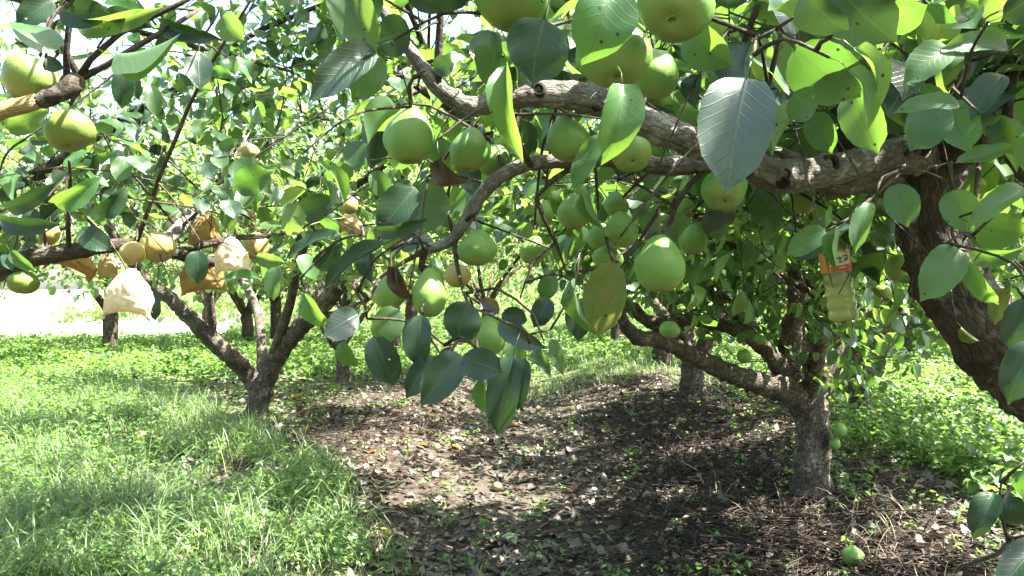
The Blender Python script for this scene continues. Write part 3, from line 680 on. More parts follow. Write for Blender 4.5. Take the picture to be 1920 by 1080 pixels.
H(700,430,792,436,32,1.2,0,40,0,M_leafdark)
H(780,352,704,430,74,1.35,0,10,0,M_leafdark)
H(830,350,760,420,90,1.4,0,0,2,M_leaf)
H(600,306,690,372,34,1.15,0,30,1,M_leafyoung,glare=True)
H(640,440,520,458,30,1.2,.0,50,0,M_leafdark)
H(440,350,505,330,55,1.6,.0,0,2,M_leaf)
H(570,550,605,632,40,1.2,0,30,1,M_leafyoung)
H(640,640,660,700,36,1.15,0,30,1,M_leaf)
H(748,580,700,640,60,1.25,0,0,0,M_leaf)
H(700,320,730,380,40,1.5,0,0,0,M_leaf)
# right side
H(1772,190,1702,270,84,1.1,0,0,2,M_leafyoung)
H(1782,188,1805,280,76,1.14,0,0,2,M_leafyoung)
H(1686,344,1692,424,64,1.15,0,0,2,M_leafyoung)
H(1782,358,1822,436,66,1.15,0,0,0,M_leafyoung)
H(1798,466,1732,548,74,1.05,0,0,0,M_leafyoung)
H(1632,380,1594,458,40,1.1,0,20,0,M_leafyoung)
H(1548,432,1474,470,48,1.06,0,10,0,M_leafyoung)
H(1576,434,1556,502,24,1.04,0,40,5,M_leafyoung)
H(1920,352,1820,400,46,1.0,0,40,0,M_leafyoung,glare=True)
H(1828,420,1925,455,76,1.1,0,20,0,M_leafyoung)
H(1815,470,1935,500,50,1.05,0,35,0,M_leafyoung)
H(1815,490,1856,590,44,1.1,0,30,0,M_leafyoung)
H(1792,305,1890,300,40,1.2,0,30,3,M_leafyoung,glare=True)
H(1530,210,1545,290,60,1.2,0,20,0,M_leafyoung)
H(1478,220,1540,170,60,1.1,0,20,0,M_leafyoung)
H(1490,90,1600,200,120,.8,.0,10,2,M_leaf)
H(1590,40,1560,150,110,.8,.0,20,0,M_leafdark)
H(1590,130,1690,222,50,.62,.0,30,1,M_leafyoung,glare=True)
H(1600,90,1720,175,50,.62,.0,50,1,M_leafyoung,glare=True)
H(1510,-20,1560,80,90,.62,.0,40,1,M_leafdark)
H(1560,-40,1650,90,130,.7,.0,20,0,M_leafdark)
H(1660,40,1740,30,70,.8,.0,40,0,M_leafyoung)
H(1290,60,1350,130,80,.95,.0,20,0,M_leafyoung)
H(1315,140,1300,200,46,1.0,.0,40,5,M_leafdark)
H(1600,170,1632,290,80,.85,.0,10,0,M_leafyoung)
H(1780,90,1700,130,70,1.1,.0,20,0,M_leafyoung,glare=True)
H(1800,200,1680,180,50,1.0,.0,50,0,M_leafyoung,glare=True)
H(1890,90,1790,60,50,1.1,.0,50,0,M_leaf)
H(1880,140,1815,200,60,1.1,.0,30,0,M_leafdark)
H(1780,210,1810,270,50,1.3,.0,30,0,M_leafyoung)
H(1880,30,1960,-10,70,.9,.0,30,0,M_leafdark)
H(1865,925,1825,1000,52,1.0,.0,10,1,M_leafdark)
H(1895,930,1885,1005,60,1.05,.0,10,4,M_leafdark)
H(1925,880,1905,950,44,1.0,.0,50,1,M_leaf)
H(1950,1020,1870,1085,60,1.0,.0,20,0,M_leafdark)
H(1930,560,1880,660,56,1.3,.0,20,0,M_leafdark)
H(1940,640,1878,752,66,.9,.0,10,0,M_leafdark)
H(1802,612,1836,648,20,1.45,.0,40,5,M_leafyel)
H(1885,540,1856,600,36,1.4,.0,20,0,M_leafyel)
H(1225,395,1218,450,40,1.35,.0,30,0,M_leaf)
H(1105,360,1115,430,24,1.3,.0,50,5,M_leaf)
H(1428,350,1440,430,60,1.7,.0,10,0,M_leaf)
H(1080,200,1190,190,50,1.5,.0,30,0,M_leaf)
H(1330,60,1240,50,60,1.2,.0,30,0,M_leaf)
H(1180,270,1150,330,40,1.4,.0,20,0,M_leafdark)

def clear(arr):
    px, py, D = proj(arr)
    return keep(arr, np.full(len(arr), .03)) & ~((D > .2) & (D < np.interp(px, [0, 640, 900, 1150], [1.75, 1.6, 1.25, .8])) & (px > -80) & (px < 1150) & (py > -60))
FG.limb([P(1700, 340, 1.62), Vector((1.3, 2.2, 2.1)), Vector((1.45, 3.0, 2.5)), Vector((1.3, 3.9, 2.8))], [.045, .035, .022, .01], sides=8, step=.05)  # limb added mostly above the frame to shade the near path
FG.limb([Vector((2.9, 2.6, 2.2)), Vector((2.9, 3.2, 2.45)), Vector((2.7, 3.9, 2.6))], [.016, .012, .006], sides=8, step=.05)  # unseen limb added past the right edge to shade the bank
FG.sprout(26, (2.2, 3.6, 2.2, 4.2, 1.9, 3.0), length=(.5, 1.1), size=.082, up=(-.1, .6), filt=clear)  # shoots on the added right limb, shading the bank
FG.sprout(18, (.9, 1.9, 2.4, 4.1, 2.2, 3.0), length=(.5, 1.2), size=.082, up=(-.1, .5), filt=clear)  # shoots on the added overhead limb, shading the path
FG.sprout(50, (-.3, 2.2, .9, 3.5, 1.3, 2.6), length=(.3, .75), size=.085, filt=clear, up=(-.1, .9), twigs=5)
FG.sprout(46, (.2, 1.4, 1.8, 3.6, 1.4, 2.4), length=(.5, 1.1), size=.082, filt=clear, up=(-.5, .3), twigs=5)
FG.sprout(5, (.2, 2.9, -.9, 1.2, 1.4, 2.6), length=(.5, 1.0), size=.085, filt=clear, up=(.1, .9), twigs=5)
FG.finish(MID, M_leafm, parts=300 - len(FG.hand), ptpl='near')

# ---------------------------------------------------------------- left near tree
lb = Vector((-3.1, 2.3, gh(-3.1, 2.3) - .05))
LN = Tree('pear_tree', lb, 'pear tree reaching in from the left, its branch hung with paper bags', seed=23)
LN.limb([lb, lb + Vector((0, 0, .45)), lb + Vector((.05, 0, .8))], [.14, .12, .11], name='trunk', sides=24, fiss=.1, step=.03, flare=.2)
t0 = lb + Vector((.05, 0, .75))
LN.limb([t0, P(-250, 560, 2.15), P(-60, 520, 2.2), P(30, 492, 2.2), P(90, 478, 2.2), P(160, 468, 2.2), P(235, 460, 2.22), P(320, 474, 2.28), P(400, 492, 2.35), P(470, 505, 2.4)], [.09, .05, .03, .026, .025, .021, .018, .017, .014, .007], sides=18, rough=.25, step=.02, m=M_bark)
LN.limb([P(290, 468, 2.26), P(335, 430, 2.4), P(380, 385, 2.6), P(430, 340, 2.9), P(480, 300, 3.2)], [.017, .022, .024, .018, .01], sides=12, step=.03, m=M_limb)
LN.limb([P(330, 472, 2.3), P(400, 455, 2.4), P(450, 445, 2.45), P(530, 440, 2.5)], [.012, .011, .009, .005], name='branch', sides=8, step=.03)
LN.limb([t0, Vector((-2.0, 1.55, 1.25)), P(-150, 235, 1.25), P(-40, 218, 1.15), P(10, 205, 1.15), P(45, 197, 1.15), P(72, 188, 1.155)], [.08, .04, .02, .013, .0125, .0125, .012], sides=16, step=.015, m=M_limbtan, rough=.15)
LN.limb([P(62, 192, 1.153), P(90, 184, 1.16), P(118, 172, 1.165), P(134, 158, 1.17), P(150, 148, 1.18)], [.0115, .0125, .015, .018, .010], name='branch', sides=14, step=.008, rough=.5, m=M_twig)
lt = lambda l, r: LN.twig(PP(l), r)
lt([(125, 160, 1.17), (124, 100, 1.15), (130, 40, 1.14), (138, -30, 1.13)], [.0055, .0048, .0045, .004])
lt([(145, 150, 1.18), (170, 110, 1.18), (225, 62, 1.18), (290, 30, 1.18), (350, 0, 1.18), (400, -30, 1.2)], [.006, .005, .0045, .004, .0035, .003])
lt([(150, 148, 1.18), (200, 122, 1.2), (255, 88, 1.22), (330, 45, 1.25), (370, 20, 1.3)], [.006, .005, .0045, .004, .003])
lt([(255, 455, 2.2), (278, 395, 2.15), (302, 325, 2.1), (330, 260, 2.05), (352, 205, 2.0), (385, 140, 1.95), (420, 80, 1.9), (440, 50, 1.9), (470, 0, 1.85)], [.008, .0065, .006, .0055, .005, .0045, .004, .0035, .003])
lt([(130, 300, 1.9), (132, 360, 2.0), (128, 420, 2.1), (130, 470, 2.2)], [.003, .006, .007, .008])
lt([(310, 450, 2.5), (380, 390, 2.3), (430, 330, 2.2), (500, 280, 2.2), (620, 200, 2.2)], [.006, .005, .004, .003, .002])
LN.limb([t0, Vector((-2.7, 3.0, 1.35)), Vector((-2.3, 3.7, 1.75)), Vector((-1.9, 4.3, 2.0))], [.08, .05, .03, .012], sides=10, step=.05)
LN.limb([t0, Vector((-2.6, 1.6, 1.6)), Vector((-2.2, 1.4, 2.1)), Vector((-1.8, 1.6, 2.4))], [.08, .05, .03, .012], sides=10, step=.05)
LN.limb([t0, Vector((-3.6, 2.9, 1.5)), Vector((-4.1, 3.5, 2.0))], [.08, .05, .015], sides=10, step=.05)
LN.limb([Vector((-2.3, 3.7, 1.75)), Vector((-1.7, 3.7, 2.1)), Vector((-1.2, 3.6, 2.4)), Vector((-.7, 3.7, 2.65))], [.025, .02, .014, .008], sides=8, step=.05)
LN.limb([Vector((-2.2, 1.4, 2.1)), Vector((-1.9, 2.2, 2.2)), Vector((-1.4, 2.9, 2.2)), Vector((-.9, 3.3, 2.15))], [.02, .018, .012, .006], sides=8, step=.05)
H = LN.hand_leaf
H(372,96,368,160,52,1.7,0,0,2,M_leafdark)
H(398,130,430,142,24,1.7,0,10,2,M_leafyoung)
H(416,30,440,74,56,1.6,0,30,0,M_leaf)
H(232,130,226,204,40,1.6,0,0,0,M_leafdark)
H(245,140,254,182,30,1.7,0,10,0,M_leafdark)
H(282,160,290,212,34,1.7,0,0,0,M_leaf)
H(100,0,24,40,50,1.05,0,20,0,M_leafdark)
H(110,20,190,30,60,1.1,0,0,0,M_leafdark)
H(200,18,278,54,36,1.1,0,10,2,M_leafdark)
H(190,8,312,38,36,1.15,0,40,0,M_leafyoung,glare=True)
H(80,100,60,20,90,1.0,0,20,0,M_leafyoung,glare=True)
H(10,240,88,214,50,1.3,0,0,2,M_leaf)
H(300,42,376,78,36,1.25,0,20,1,M_leafdark)
H(215,100,330,106,18,1.15,0,60,5,M_leafyoung)
H(140,46,275,50,40,1.12,0,30,0,M_leaf)
H(82,112,110,130,30,1.1,0,20,0,M_leafdark)
H(56,262,86,268,18,1.5,0,20,0,M_leafdark)
H(440,300,498,360,60,2.1,0,0,2,M_leaf)
H(150,430,200,470,46,1.9,0,0,2,M_leafdark)
H(372,470,364,530,44,1.95,0,10,0,M_leafdark)
H(418,524,510,506,22,1.7,0,30,0,M_leafyoung,glare=True)
H(0,410,80,440,40,1.6,0,40,0,M_leafdark)
H(20,470,54,512,26,1.8,0,30,0,M_leaf)
H(10,390,90,370,36,1.7,0,30,0,M_leafdark)
H(100,380,180,360,44,1.9,0,30,1,M_leafyoung)
H(180,400,240,372,40,1.9,0,30,1,M_leafdark)
H(290,548,280,600,36,2.2,0,30,0,M_leafdark)
H(480,480,530,500,30,1.9,0,20,0,M_leaf)
H(560,480,600,520,46,1.9,0,20,0,M_leafyoung,glare=True)
H(590,500,640,470,40,1.8,0,20,0,M_leafdark)
H(520,500,500,560,36,1.8,0,30,0,M_leaf)
H(560,400,620,380,50,2.2,0,10,0,M_leafdark)
LN.sprout(20, (-2.4, -.4, 2.3, 4.5, 1.7, 2.9), length=(.35, .9), size=.07, filt=clear, up=(-.1, .9))
LN.sprout(30, (-2.6, -.4, 1.0, 4.5, 1.2, 2.6), length=(.35, .8), size=.075, filt=clear, up=(-.1, .9))
LN.sprout(20, (-4.5, -1.8, 1.5, 4.5, 1.3, 2.6), length=(.5, .9), size=.085, filt=clear, up=(0, .9))
LN.finish(MID, M_leafm, parts=300 - len(LN.hand), ptpl='near')

# ---------------------------------------------------------------- right tree on the mound
def custom(name, D, bx, by, label, seed, trunk, limbs, R, n, shoots, ztop, arc=(0, 6.28), parts=300, size=.085, low=True, extra=None):
    b = P(bx, by, D); b.z = gh(b.x, b.y) - .06
    T = Tree(name, b, label, seed=seed, trunk_m=M_bark2)
    T.limb([b] + PP(trunk[0]), trunk[1], name='trunk', sides=44, rough=.26, step=.025, fiss=.13, flare=.45)
    for l, r in limbs: T.limb(PP(l), r, sides=14, rough=.34, step=.03)
    T.vase(P(*trunk[0][-1]), trunk[1][-1] * .8, R, n, ztop, arc=arc)
    T.sprout(shoots, (-20, 20, 0, 40, 1.2, 3.2), length=(.35, 1.0), size=size, zmin=1.0, filt=clear)
    T.sprout(shoots // 3, (-20, 20, 0, 40, 1.5, 3.2), length=(.7, 1.5), size=size, up=(1.5, 3), twigs=3, filt=clear)
    if extra: extra(T)
    T.finish(MID, M_leaffar if D > 7 else M_leafm, parts=parts, ptpl='mid', low=low)
    return T
custom('pear_tree', 4.65, 1520, 925, 'pear tree on the right mound with stout straight trunk and long low limb', 31,
    ([(1522, 860, 4.65), (1524, 790, 4.65), (1515, 745, 4.65)], [0.1215, 0.1062, 0.0972, 0.1035]),
    [([(1525, 775, 4.65), (1490, 735, 4.61), (1440, 722, 4.47), (1380, 705, 4.34), (1310, 672, 4.16), (1240, 640, 3.94), (1195, 632, 3.76), (1170, 605, 3.67), (1160, 575, 3.58)], [0.0990, 0.0900, 0.0675, 0.0558, 0.0468, 0.0405, 0.0360, 0.0306, 0.0198]),
     ([(1512, 765, 4.65), (1480, 700, 4.65), (1482, 640, 4.61), (1492, 570, 4.56), (1494, 515, 4.56), (1478, 475, 4.47), (1440, 450, 4.39), (1405, 425, 4.30), (1375, 395, 4.21), (1340, 360, 4.12)], [0.0900, 0.0765, 0.0630, 0.0540, 0.0495, 0.0495, 0.0432, 0.0360, 0.0270, 0.0180]),
     ([(1480, 720, 4.65), (1440, 660, 4.47), (1370, 615, 4.39), (1290, 600, 4.30), (1220, 600, 4.21), (1190, 570, 4.12)], [0.0630, 0.0450, 0.0378, 0.0315, 0.0234, 0.0135]),
     ([(1482, 475, 4.47), (1500, 430, 4.39), (1530, 400, 4.30), (1560, 360, 4.21)], [0.0315, 0.0252, 0.0198, 0.0108]),
     ([(1530, 760, 4.70), (1560, 700, 4.83), (1600, 560, 5.10), (1680, 430, 5.37)], [0.0540, 0.0450, 0.0360, 0.0180])],
    2.5, 4, 240, 2.5, extra=lambda T: (T.sprout(55, (0, 3, 3.3, 5.2, 1.2, 2.2), length=(.3, .8), zmin=.75, up=(-1.6, -.4), size=.075, filt=clear), T.sprout(16, (1.5, 2.3, 4.3, 5.1, .4, .95), length=(.2, .5), zmin=.4, up=(-.3, .5), size=.075)))
custom('pear_tree', 7.4, 482, 792, 'pear tree on the left mound whose trunk forks low into a wide V', 37,
    ([(484, 760, 7.4), (492, 715, 7.4)], [.12, .105, .11]),
    [([(490, 735, 7.4), (462, 700, 7.35), (435, 670, 7.2), (400, 640, 7.1), (365, 605, 7.0), (320, 560, 6.9), (270, 520, 6.8), (200, 420, 6.5), (130, 300, 6.3)], [.09, .085, .08, .075, .07, .06, .05, .035, .015]),
     ([(400, 645, 7.1), (398, 600, 7.0), (394, 550, 6.9), (400, 500, 6.8), (420, 380, 6.8), (430, 250, 6.7)], [.04, .035, .03, .03, .025, .012]),
     ([(492, 735, 7.4), (512, 685, 7.3), (540, 640, 7.2), (580, 600, 7.0), (620, 560, 6.9), (650, 520, 6.8), (690, 470, 6.6), (740, 370, 6.4), (780, 240, 6.2)], [.09, .085, .08, .07, .06, .05, .045, .035, .015]),
     ([(585, 600, 7.0), (650, 580, 6.9), (720, 545, 6.8)], [.035, .025, .015])],
    2.5, 4, 180, 2.6, low=True, arc=(-.9, 3.0))
custom('pear_tree', 8.9, 1300, 762, 'pear tree behind the long low limb, its stubby trunk standing in mulch', 41,
    ([(1298, 720, 8.9), (1300, 680, 8.9)], [.16, .14, .13]),
    [([(1300, 690, 8.9), (1270, 640, 8.8), (1210, 600, 8.6), (1150, 560, 8.4)], [.10, .08, .06, .03]),
     ([(1300, 690, 8.9), (1330, 630, 8.9), (1350, 570, 9.0)], [.10, .07, .04])],
    2.4, 5, 170, 2.6, parts=0)
custom('pear_tree', 7.1, 1612, 800, 'pear tree behind the bottle with a thick trunk leaning into a knobbly fork', 43,
    ([(1605, 740, 7.1), (1615, 690, 7.1), (1640, 645, 7.1), (1655, 610, 7.1)], [.15, .13, .13, .14, .13]),
    [([(1650, 620, 7.1), (1690, 606, 7.0), (1740, 600, 6.9), (1790, 590, 6.8), (1850, 540, 6.7)], [.09, .06, .05, .045, .03]),
     ([(1640, 650, 7.1), (1610, 610, 7.15), (1590, 590, 7.2), (1570, 520, 7.3)], [.10, .09, .075, .04])],
    2.0, 5, 150, 2.5, parts=0)
custom('pear_tree', 10.4, 643, 728, 'pear tree with a plain thin trunk between the forked tree and the hanging pears', 47,
    ([(643, 690, 10.4), (640, 650, 10.4)], [.10, .085, .08]), [([(640, 660, 10.4), (610, 620, 10.3), (580, 560, 10.2)], [.06, .05, .03])],
    2.1, 5, 130, 2.6, parts=0)

# ---------------------------------------------------------------- orchard trees farther off: three kinds, copied
def proto(seed, h, label):
    T = Tree('pear_tree', Vector((0, 0, 0)), label, 'pear trees in the far rows of the orchard', seed=seed, proto=True)
    T.limb([Vector((0, 0, -.1)), Vector((.02, 0, .35)), Vector((0, .03, h))], [.14, .12, .11], name='trunk', sides=14, rough=.2, step=.06, fiss=.05, flare=.2)
    T.vase(Vector((0, .03, h)), .1, 2.2, 6, 2.5)
    T.sprout(80, (-9, 9, -9, 9, 1.2, 3.2), length=(.4, 1.1), twigs=5, size=.10, spacing=.055, sides=3, zmin=1.05)
    T.sprout(44, (-9, 9, -9, 9, 1.5, 3.2), length=(.8, 1.7), twigs=5, size=.10, up=(1.5, 3), spacing=.055, sides=3)
    T.finish(LOW, M_leaffar, filt=False)
    return T
FARL = ['far pear tree whose bare trunk shows below the white paper bag', 'far pear tree forking low just left of the V-shaped tree', 'far pear tree in the far rows seen under the branches']
protos = [proto(s, h, FARL[2]) for s, h in ((61, .75), (67, .6), (71, .9))]
FP = [ (P(205, 672, 14.5), 0, FARL[0]), (P(462, 652, 16.5), 1, FARL[1]), (P(516, 650, 17), 2, 'far pear tree with a thin straight trunk inside the V of the forked tree'),
 (P(1242, 690, 12.6), 1, 'far pear tree glimpsed left of the stubby split trunk'), (P(1720, 668, 14.6), 2, 'far pear tree standing in the bright weeds right of the knobbly fork') ]
others = [(-7.7, 10.4), (-11.5, 17), (-4.5, 21), (-.8, 24), (2.2, 16.4), (2.3, 20), (2.5, 24), (6.6, 13.2), (6, 18), (9.2, 9.5), (9.5, 14), (9.6, 19), (6.2, 23), (-8.5, 22), (-14.5, 20), (-2.2, 14.5), (-2.3, 18), (13, 12), (13.5, 18), (10, 25), (-10.5, 14.5), (-11, 12.6), (-15.5, 15.5)]
rp = random.Random(9)
seen_ = {}
LM = [(150, 'the left branch end'), (330, 'the pale waxed bag'), (620, 'the forked tree'), (900, 'the hanging pear cluster'), (1150, 'the yellowing leaf'), (1450, 'the long low limb'), (1750, 'the plastic bottle'), (9999, 'the thick leaning trunk')]
def far_label(x, y):
    px = 960 + x / y * F; w = next(w for l, w in LM if px < l); n_ = sum(1 for a, b, c, d in allp if d is None and next(w2 for l2, w2 in LM if 960 + a / b * F < l2) == w and (b, a) < (y, x))
    return 'far pear tree of the back rows, %s one behind %s' % (['closest', 'second closest', 'third closest', 'fourth closest', 'fifth closest', 'sixth closest', 'seventh closest', 'eighth closest'][min(n_, 7)], w)
first = {0: True, 1: True, 2: True}
def copy_tree(root):
    r = root.copy(); COL.objects.link(r)
    for ch in list(root.children):
        c = ch.copy(); COL.objects.link(c); c.parent = r
    return r
srcs = [t.root for t in protos]
allp = [(v.x, v.y, k_, l) for v, k_, l in FP] + [(x, y, rp.randrange(3), None) for x, y in others]
for x, y, k_, l in allp:
    if first[k_]: r = srcs[k_]; first[k_] = False
    else: r = copy_tree(srcs[k_])
    r.location = (x, y, gh(x, y)); r.rotation_euler = (0, 0, rp.uniform(0, 6.28)); sc_ = rp.uniform(1.0, 1.25); r.scale = (sc_, sc_, sc_ * rp.uniform(.95, 1.1))
    r['label'] = l or far_label(x, y)
# two unseen trees added behind the camera to shade the foreground
for x, y in ((2.3, -2.3), (-2.6, -1.6)):
    r = copy_tree(srcs[0]); r.location = (x, y, 0); r.rotation_euler = (0, 0, rp.uniform(0, 6.28)); r['label'] = 'unseen pear tree added for shade behind the viewpoint in the %s row' % ('right-hand' if x > 0 else 'left-hand'); r['group'] = 'unseen pear trees added for shade behind the viewpoint'

# ---------------------------------------------------------------- pears
def pear_mesh(kind, m, seed):
    r = random.Random(seed); prof = []
    nseg, nr = 28, 20
    for i in range(nr + 1):
        a = math.pi * i / nr
        z = math.cos(a); rr = math.sin(a)
        if kind == 'p': rr *= (1 - .34 * max(0, z) ** 1.1 - .08 * max(0, z) ** 3); z = z * (1.08 if z > 0 else .96); 
        else: rr *= (1 - .07 * max(0, z)); z *= .97
        dip = math.exp(-(rr / .2) ** 2)
        z += -.13 * dip if z > 0 and kind == 'r' else (.17 * dip if z < 0 else -.03 * dip)
        prof.append((rr, z))
    V = []; T = []; U = []
    lop = r.uniform(.05, .12) * r.choice([-1, 1]); ph = r.random() * 6
    for i, (rr, z) in enumerate(prof):
        for s in range(nseg):
            a = 2 * math.pi * s / nseg; q = rr * (1 + .035 * math.sin(2 * a + ph) + .016 * math.sin(5 * a + z * 2 + ph) + .07 * noise.noise(Vector((math.cos(a), math.sin(a), z * 1.2)) * 1.4 + Vector((seed * 7, 0, 0))))
            V.append((q * math.cos(a) + lop * z, q * math.sin(a), z)); U.append((s / nseg, i / nr))
    for i in range(nr):
        for s in range(nseg):
            a = i * nseg + s; b = i * nseg + (s + 1) % nseg; T += [(a, a + nseg, b + nseg), (a, b + nseg, b)]
    return raw_mesh('flesh', np.array(V), T, m, U), lop
# stalk and calyx in unit pear space
def stalk_mesh(m, zt):
    V, T, U = tube([Vector((0, 0, zt - .12)), Vector((.02, .01, zt + .2)), Vector((.08, .0, zt + .55)), Vector((.06, .0, zt + .8))], [.05, .035, .035, .06], 6)
    return raw_mesh('stalk', np.array([tuple(v) for v in V]), T, m, U)
def calyx_mesh(zb):
    V = []; T = []; n = 20
    V.append((0, 0, zb + .10)); 
    for s in range(n):
        a = 2 * math.pi * s / n; V.append((.10 * math.cos(a), .10 * math.sin(a), zb + .03))
    for s in range(n):
        a = 2 * math.pi * s / n; q = .19 if s % 4 == 0 else .12; V.append((q * math.cos(a), q * math.sin(a), zb - .012))
    for s in range(n):
        t = (s + 1) % n; T += [(0, 1 + s, 1 + t), (1 + s, 1 + n + s, 1 + n + t), (1 + s, 1 + n + t, 1 + t)]
    return raw_mesh('calyx', np.array(V), T, M_calyx)
MP = {'g': M_pear, 'y': M_peary, 'o': M_pearg}
_pm = {}
def get_pm(kind, mk, v):
    key = (kind, mk, v)
    if key not in _pm: _pm[key] = pear_mesh(kind, MP[mk], v)[0]
    return _pm[key]
ST = {'p': stalk_mesh(M_stalk, 1.04), 'r': stalk_mesh(M_stalk, .84)}; CA = {'p': calyx_mesh(-.79), 'r': calyx_mesh(-.80)}
def make_pear(loc, rx, rz, quat, kind, mk, label, group, v, stalk=True):
    root = empty('pear', loc, label=label, cat='pear', group=group); root.rotation_mode = 'QUATERNION'; root.rotation_quaternion = quat; root.scale = (rx, rx, rz)
    link('flesh', get_pm(kind, mk, v), root)
    if stalk: link('stalk', ST[kind], root)
    link('calyx', CA[kind], root)
    return root
rp = random.Random(3)
HOST = FG
stalkb = {FG: Batch(), LN: Batch()}
for i, (px, py, w, h, D, kd, tilt, roll, mk, lab) in enumerate(PEARS):
    rx = w / F * D / 2; rz = (h / F * D / 2) / (1.0 if kd == 'p' else .97)
    if tilt > .5: rz = rx * .95
    else: rz = max(rz, rx * .82)
    # tilt: calyx toward camera = rotate about X so that -Z axis points to -Y
    q = Quaternion((0, 1, 0), roll) @ Quaternion((1, 0, 0), -tilt) @ Quaternion((0, 0, 1), rp.uniform(0, 6.28))
    loc = P(px, py, D)
    make_pear(loc, rx, rz, q, kd, mk, lab, 'pears hanging on the trees', i % 4)
    top = loc + q @ Vector((.06 * rx, 0, rz * (1.84 if kd == 'p' else 1.64)))
    host = FG if (px > 640 and D < 2.5) else (LN if D < 3.4 and px < 640 else None)
    if host:
        best = min(host.sk, key=lambda s_: (s_[0] - top).length + max(0, top.z - s_[0].z) * .7 + max(0, top.y - s_[0].y) * .4)
        a = best[0]; L = (a - top).length
        if .012 < L < .7:
            mid = a.lerp(top, .5) + Vector((rp.uniform(-.1, .1), .0, .14)) * L
            p_, r_ = smooth_path([a, mid, top], [min(.006, best[1]), .0035, .0032], .02)
            stalkb[host].add(*tube(p_, r_, 6, .3, i))
for hst, b in stalkb.items():
    if b.v: link('fruit_spurs', b.mesh('fruit_spurs', M_twig, hst.base), hst.root, kind='stuff')
for px, py, w, mk, lab in FALLEN:
    D = (CAMZ + .05) * F / (py - HY)
    for _ in range(6):
        x = (px - 960) / F * D; D = (CAMZ - gh(x, D) - .015) * F / (py - HY)
    r = w / F * D / 2; x = (px - 960) / F * D
    make_pear(Vector((x, D, gh(x, D) + r * 1.15)), r, r * 1.1, Quaternion((.4, 1, .3), 1.6), 'p', mk, lab, 'fallen fruit', 1)

# ---------------------------------------------------------------- paper bags
def paper_mat(name, col, tr, tf=.35):
    m, n, out = mat(name); k = N(n); tc = k('TexCoord').outputs['Object']
    nz = k.noise(55, tc, 5, .7); c = k.mix(k.ramp(nz, (.35, (0, 0, 0)), (.7, (.85, .85, .85))), c4(*col), c4(*[x * .55 for x in col]))
    bs = k('BsdfPrincipled', {'Base Color': c, 'Roughness': .85, 'Specular IOR Level': .2})
    bp = k('Bump', {'Strength': .4, 'Distance': .003, 'Height': k.noise(30, tc, 5, .7, 1)}); n.links.new(bp.outputs[0], bs.inputs['Normal'])
    tl = k('BsdfTranslucent', {'Color': c4(*tr)}); mx = k('MixShader', {0: tf}); n.links.new(bs.outputs[0], mx.inputs[1]); n.links.new(tl.outputs[0], mx.inputs[2]); n.links.new(mx.outputs[0], out.inputs[0]); return m
M_bagw = paper_mat('waxed_pale_paper', (.80, .74, .58), (.75, .62, .38)); M_bagt = paper_mat('tan_paper', (.48, .38, .20), (.52, .37, .16)); M_bago = paper_mat('ochre_paper', (.42, .29, .11), (.46, .30, .08))
def bag(neck, bl, brt, depth, D, m, label, seed, loc_shift=0, notch=.12, torn=False):
    """gathered neck at pixel neck, bottom corners at pixels bl and brt"""
    n0 = P(*neck, D); a = P(*bl, D); b = P(*brt, D); root = empty('paper_bag', n0, label=label, cat='paper bag', group='paper fruit bags on the left branch')
    V = []; T = []; U = []; nr, ns = 30, 64; r = random.Random(seed)
    for i in range(nr + 1):
        t = i / nr
        c = n0.lerp((a + b) / 2, t); half = (b - a) * .5
        wv = .10 + .90 * min(1, (t / .42)) ** .75 if t < .42 else 1.0
        if t < .06: wv = .16 - t
        dep = depth * (math.sin(math.pi * min(t * .85 + .08, 1)) ** .7) * (.25 if t > .95 else 1)
        for s in range(ns):
            th = 2 * math.pi * s / ns; cx, cy2 = math.cos(th), math.sin(th)
            sq = 1 / max(abs(cx), abs(cy2)) ** .35
            p = c + half * cx * sq * wv * (.92 + .08 * t) + Vector((0, 1, 0)) * cy2 * dep
            p += Vector((0, 0, 1)) * (notch * (a - n0).length * (t ** 4) * (abs(math.sin(th)) ** 1.5) * (1 if math.cos(th * 2) < .3 else .4))
            gather = max(0, 1 - t / .3)
            p += Vector((cx, cy2, 0)) * .004 * math.sin(s * 2.3 + seed) * gather
            nn = (abs(noise.noise(p * 19 + Vector((seed, 0, 0)))) - .2) * .013 + (abs(noise.noise(p * 48 + Vector((seed, 3, 0)))) - .2) * .006 + noise.noise(p * 110) * .002
            p += Vector((0, -1, 0)) * nn * (1 if cy2 < 0 else -1) * min(1, t * 3) + half.normalized() * nn * .5
            V.append(tuple(p - n0)); U.append((s / ns, t))
    for i in range(nr):
        for s in range(ns):
            q = i * ns + s; w = i * ns + (s + 1) % ns; T += [(q, w, w + ns), (q, w + ns, q + ns)]
    link('pouch', raw_mesh('pouch', np.array(V), T, m, U), root)
    ring = [n0 + Vector((math.cos(x) * .010, math.sin(x) * .008, -.012 + .002 * math.sin(3 * x))) for x in np.linspace(0, 6.6, 16)] + [n0 + Vector((.02, -.01, .015))]
    V, T, U = tube(ring, [.0011] * len(ring), 5)
    link('tie_wire', raw_mesh('tie_wire', np.array([tuple(v - n0) for v in V]), T, M_wire, U), root)
    LNsk = min(LN.sk, key=lambda s_: (s_[0] - n0).length); a2 = LNsk[0]
    p_, r_ = smooth_path([a2, a2.lerp(n0, .5) + Vector((.004, 0, 0)), n0 - Vector((0, 0, .02))], [.003, .0025, .0025], .02)
    V, T, U = tube(p_, r_, 5); link('stalk', raw_mesh('stalk', np.array([tuple(v - n0) for v in V]), T, M_stalk, U), root)
bag((245, 503), (192, 600), (281, 604), .028, 2.0, M_bagw, 'pale waxed paper bag glowing in the sun, hanging below the two yellow pears', 1, notch=.16)
bag((433, 444), (404, 520), (470, 524), .026, 2.3, M_bagw, 'pale tan paper bag hanging in front of the darker ochre one', 2, notch=.2)
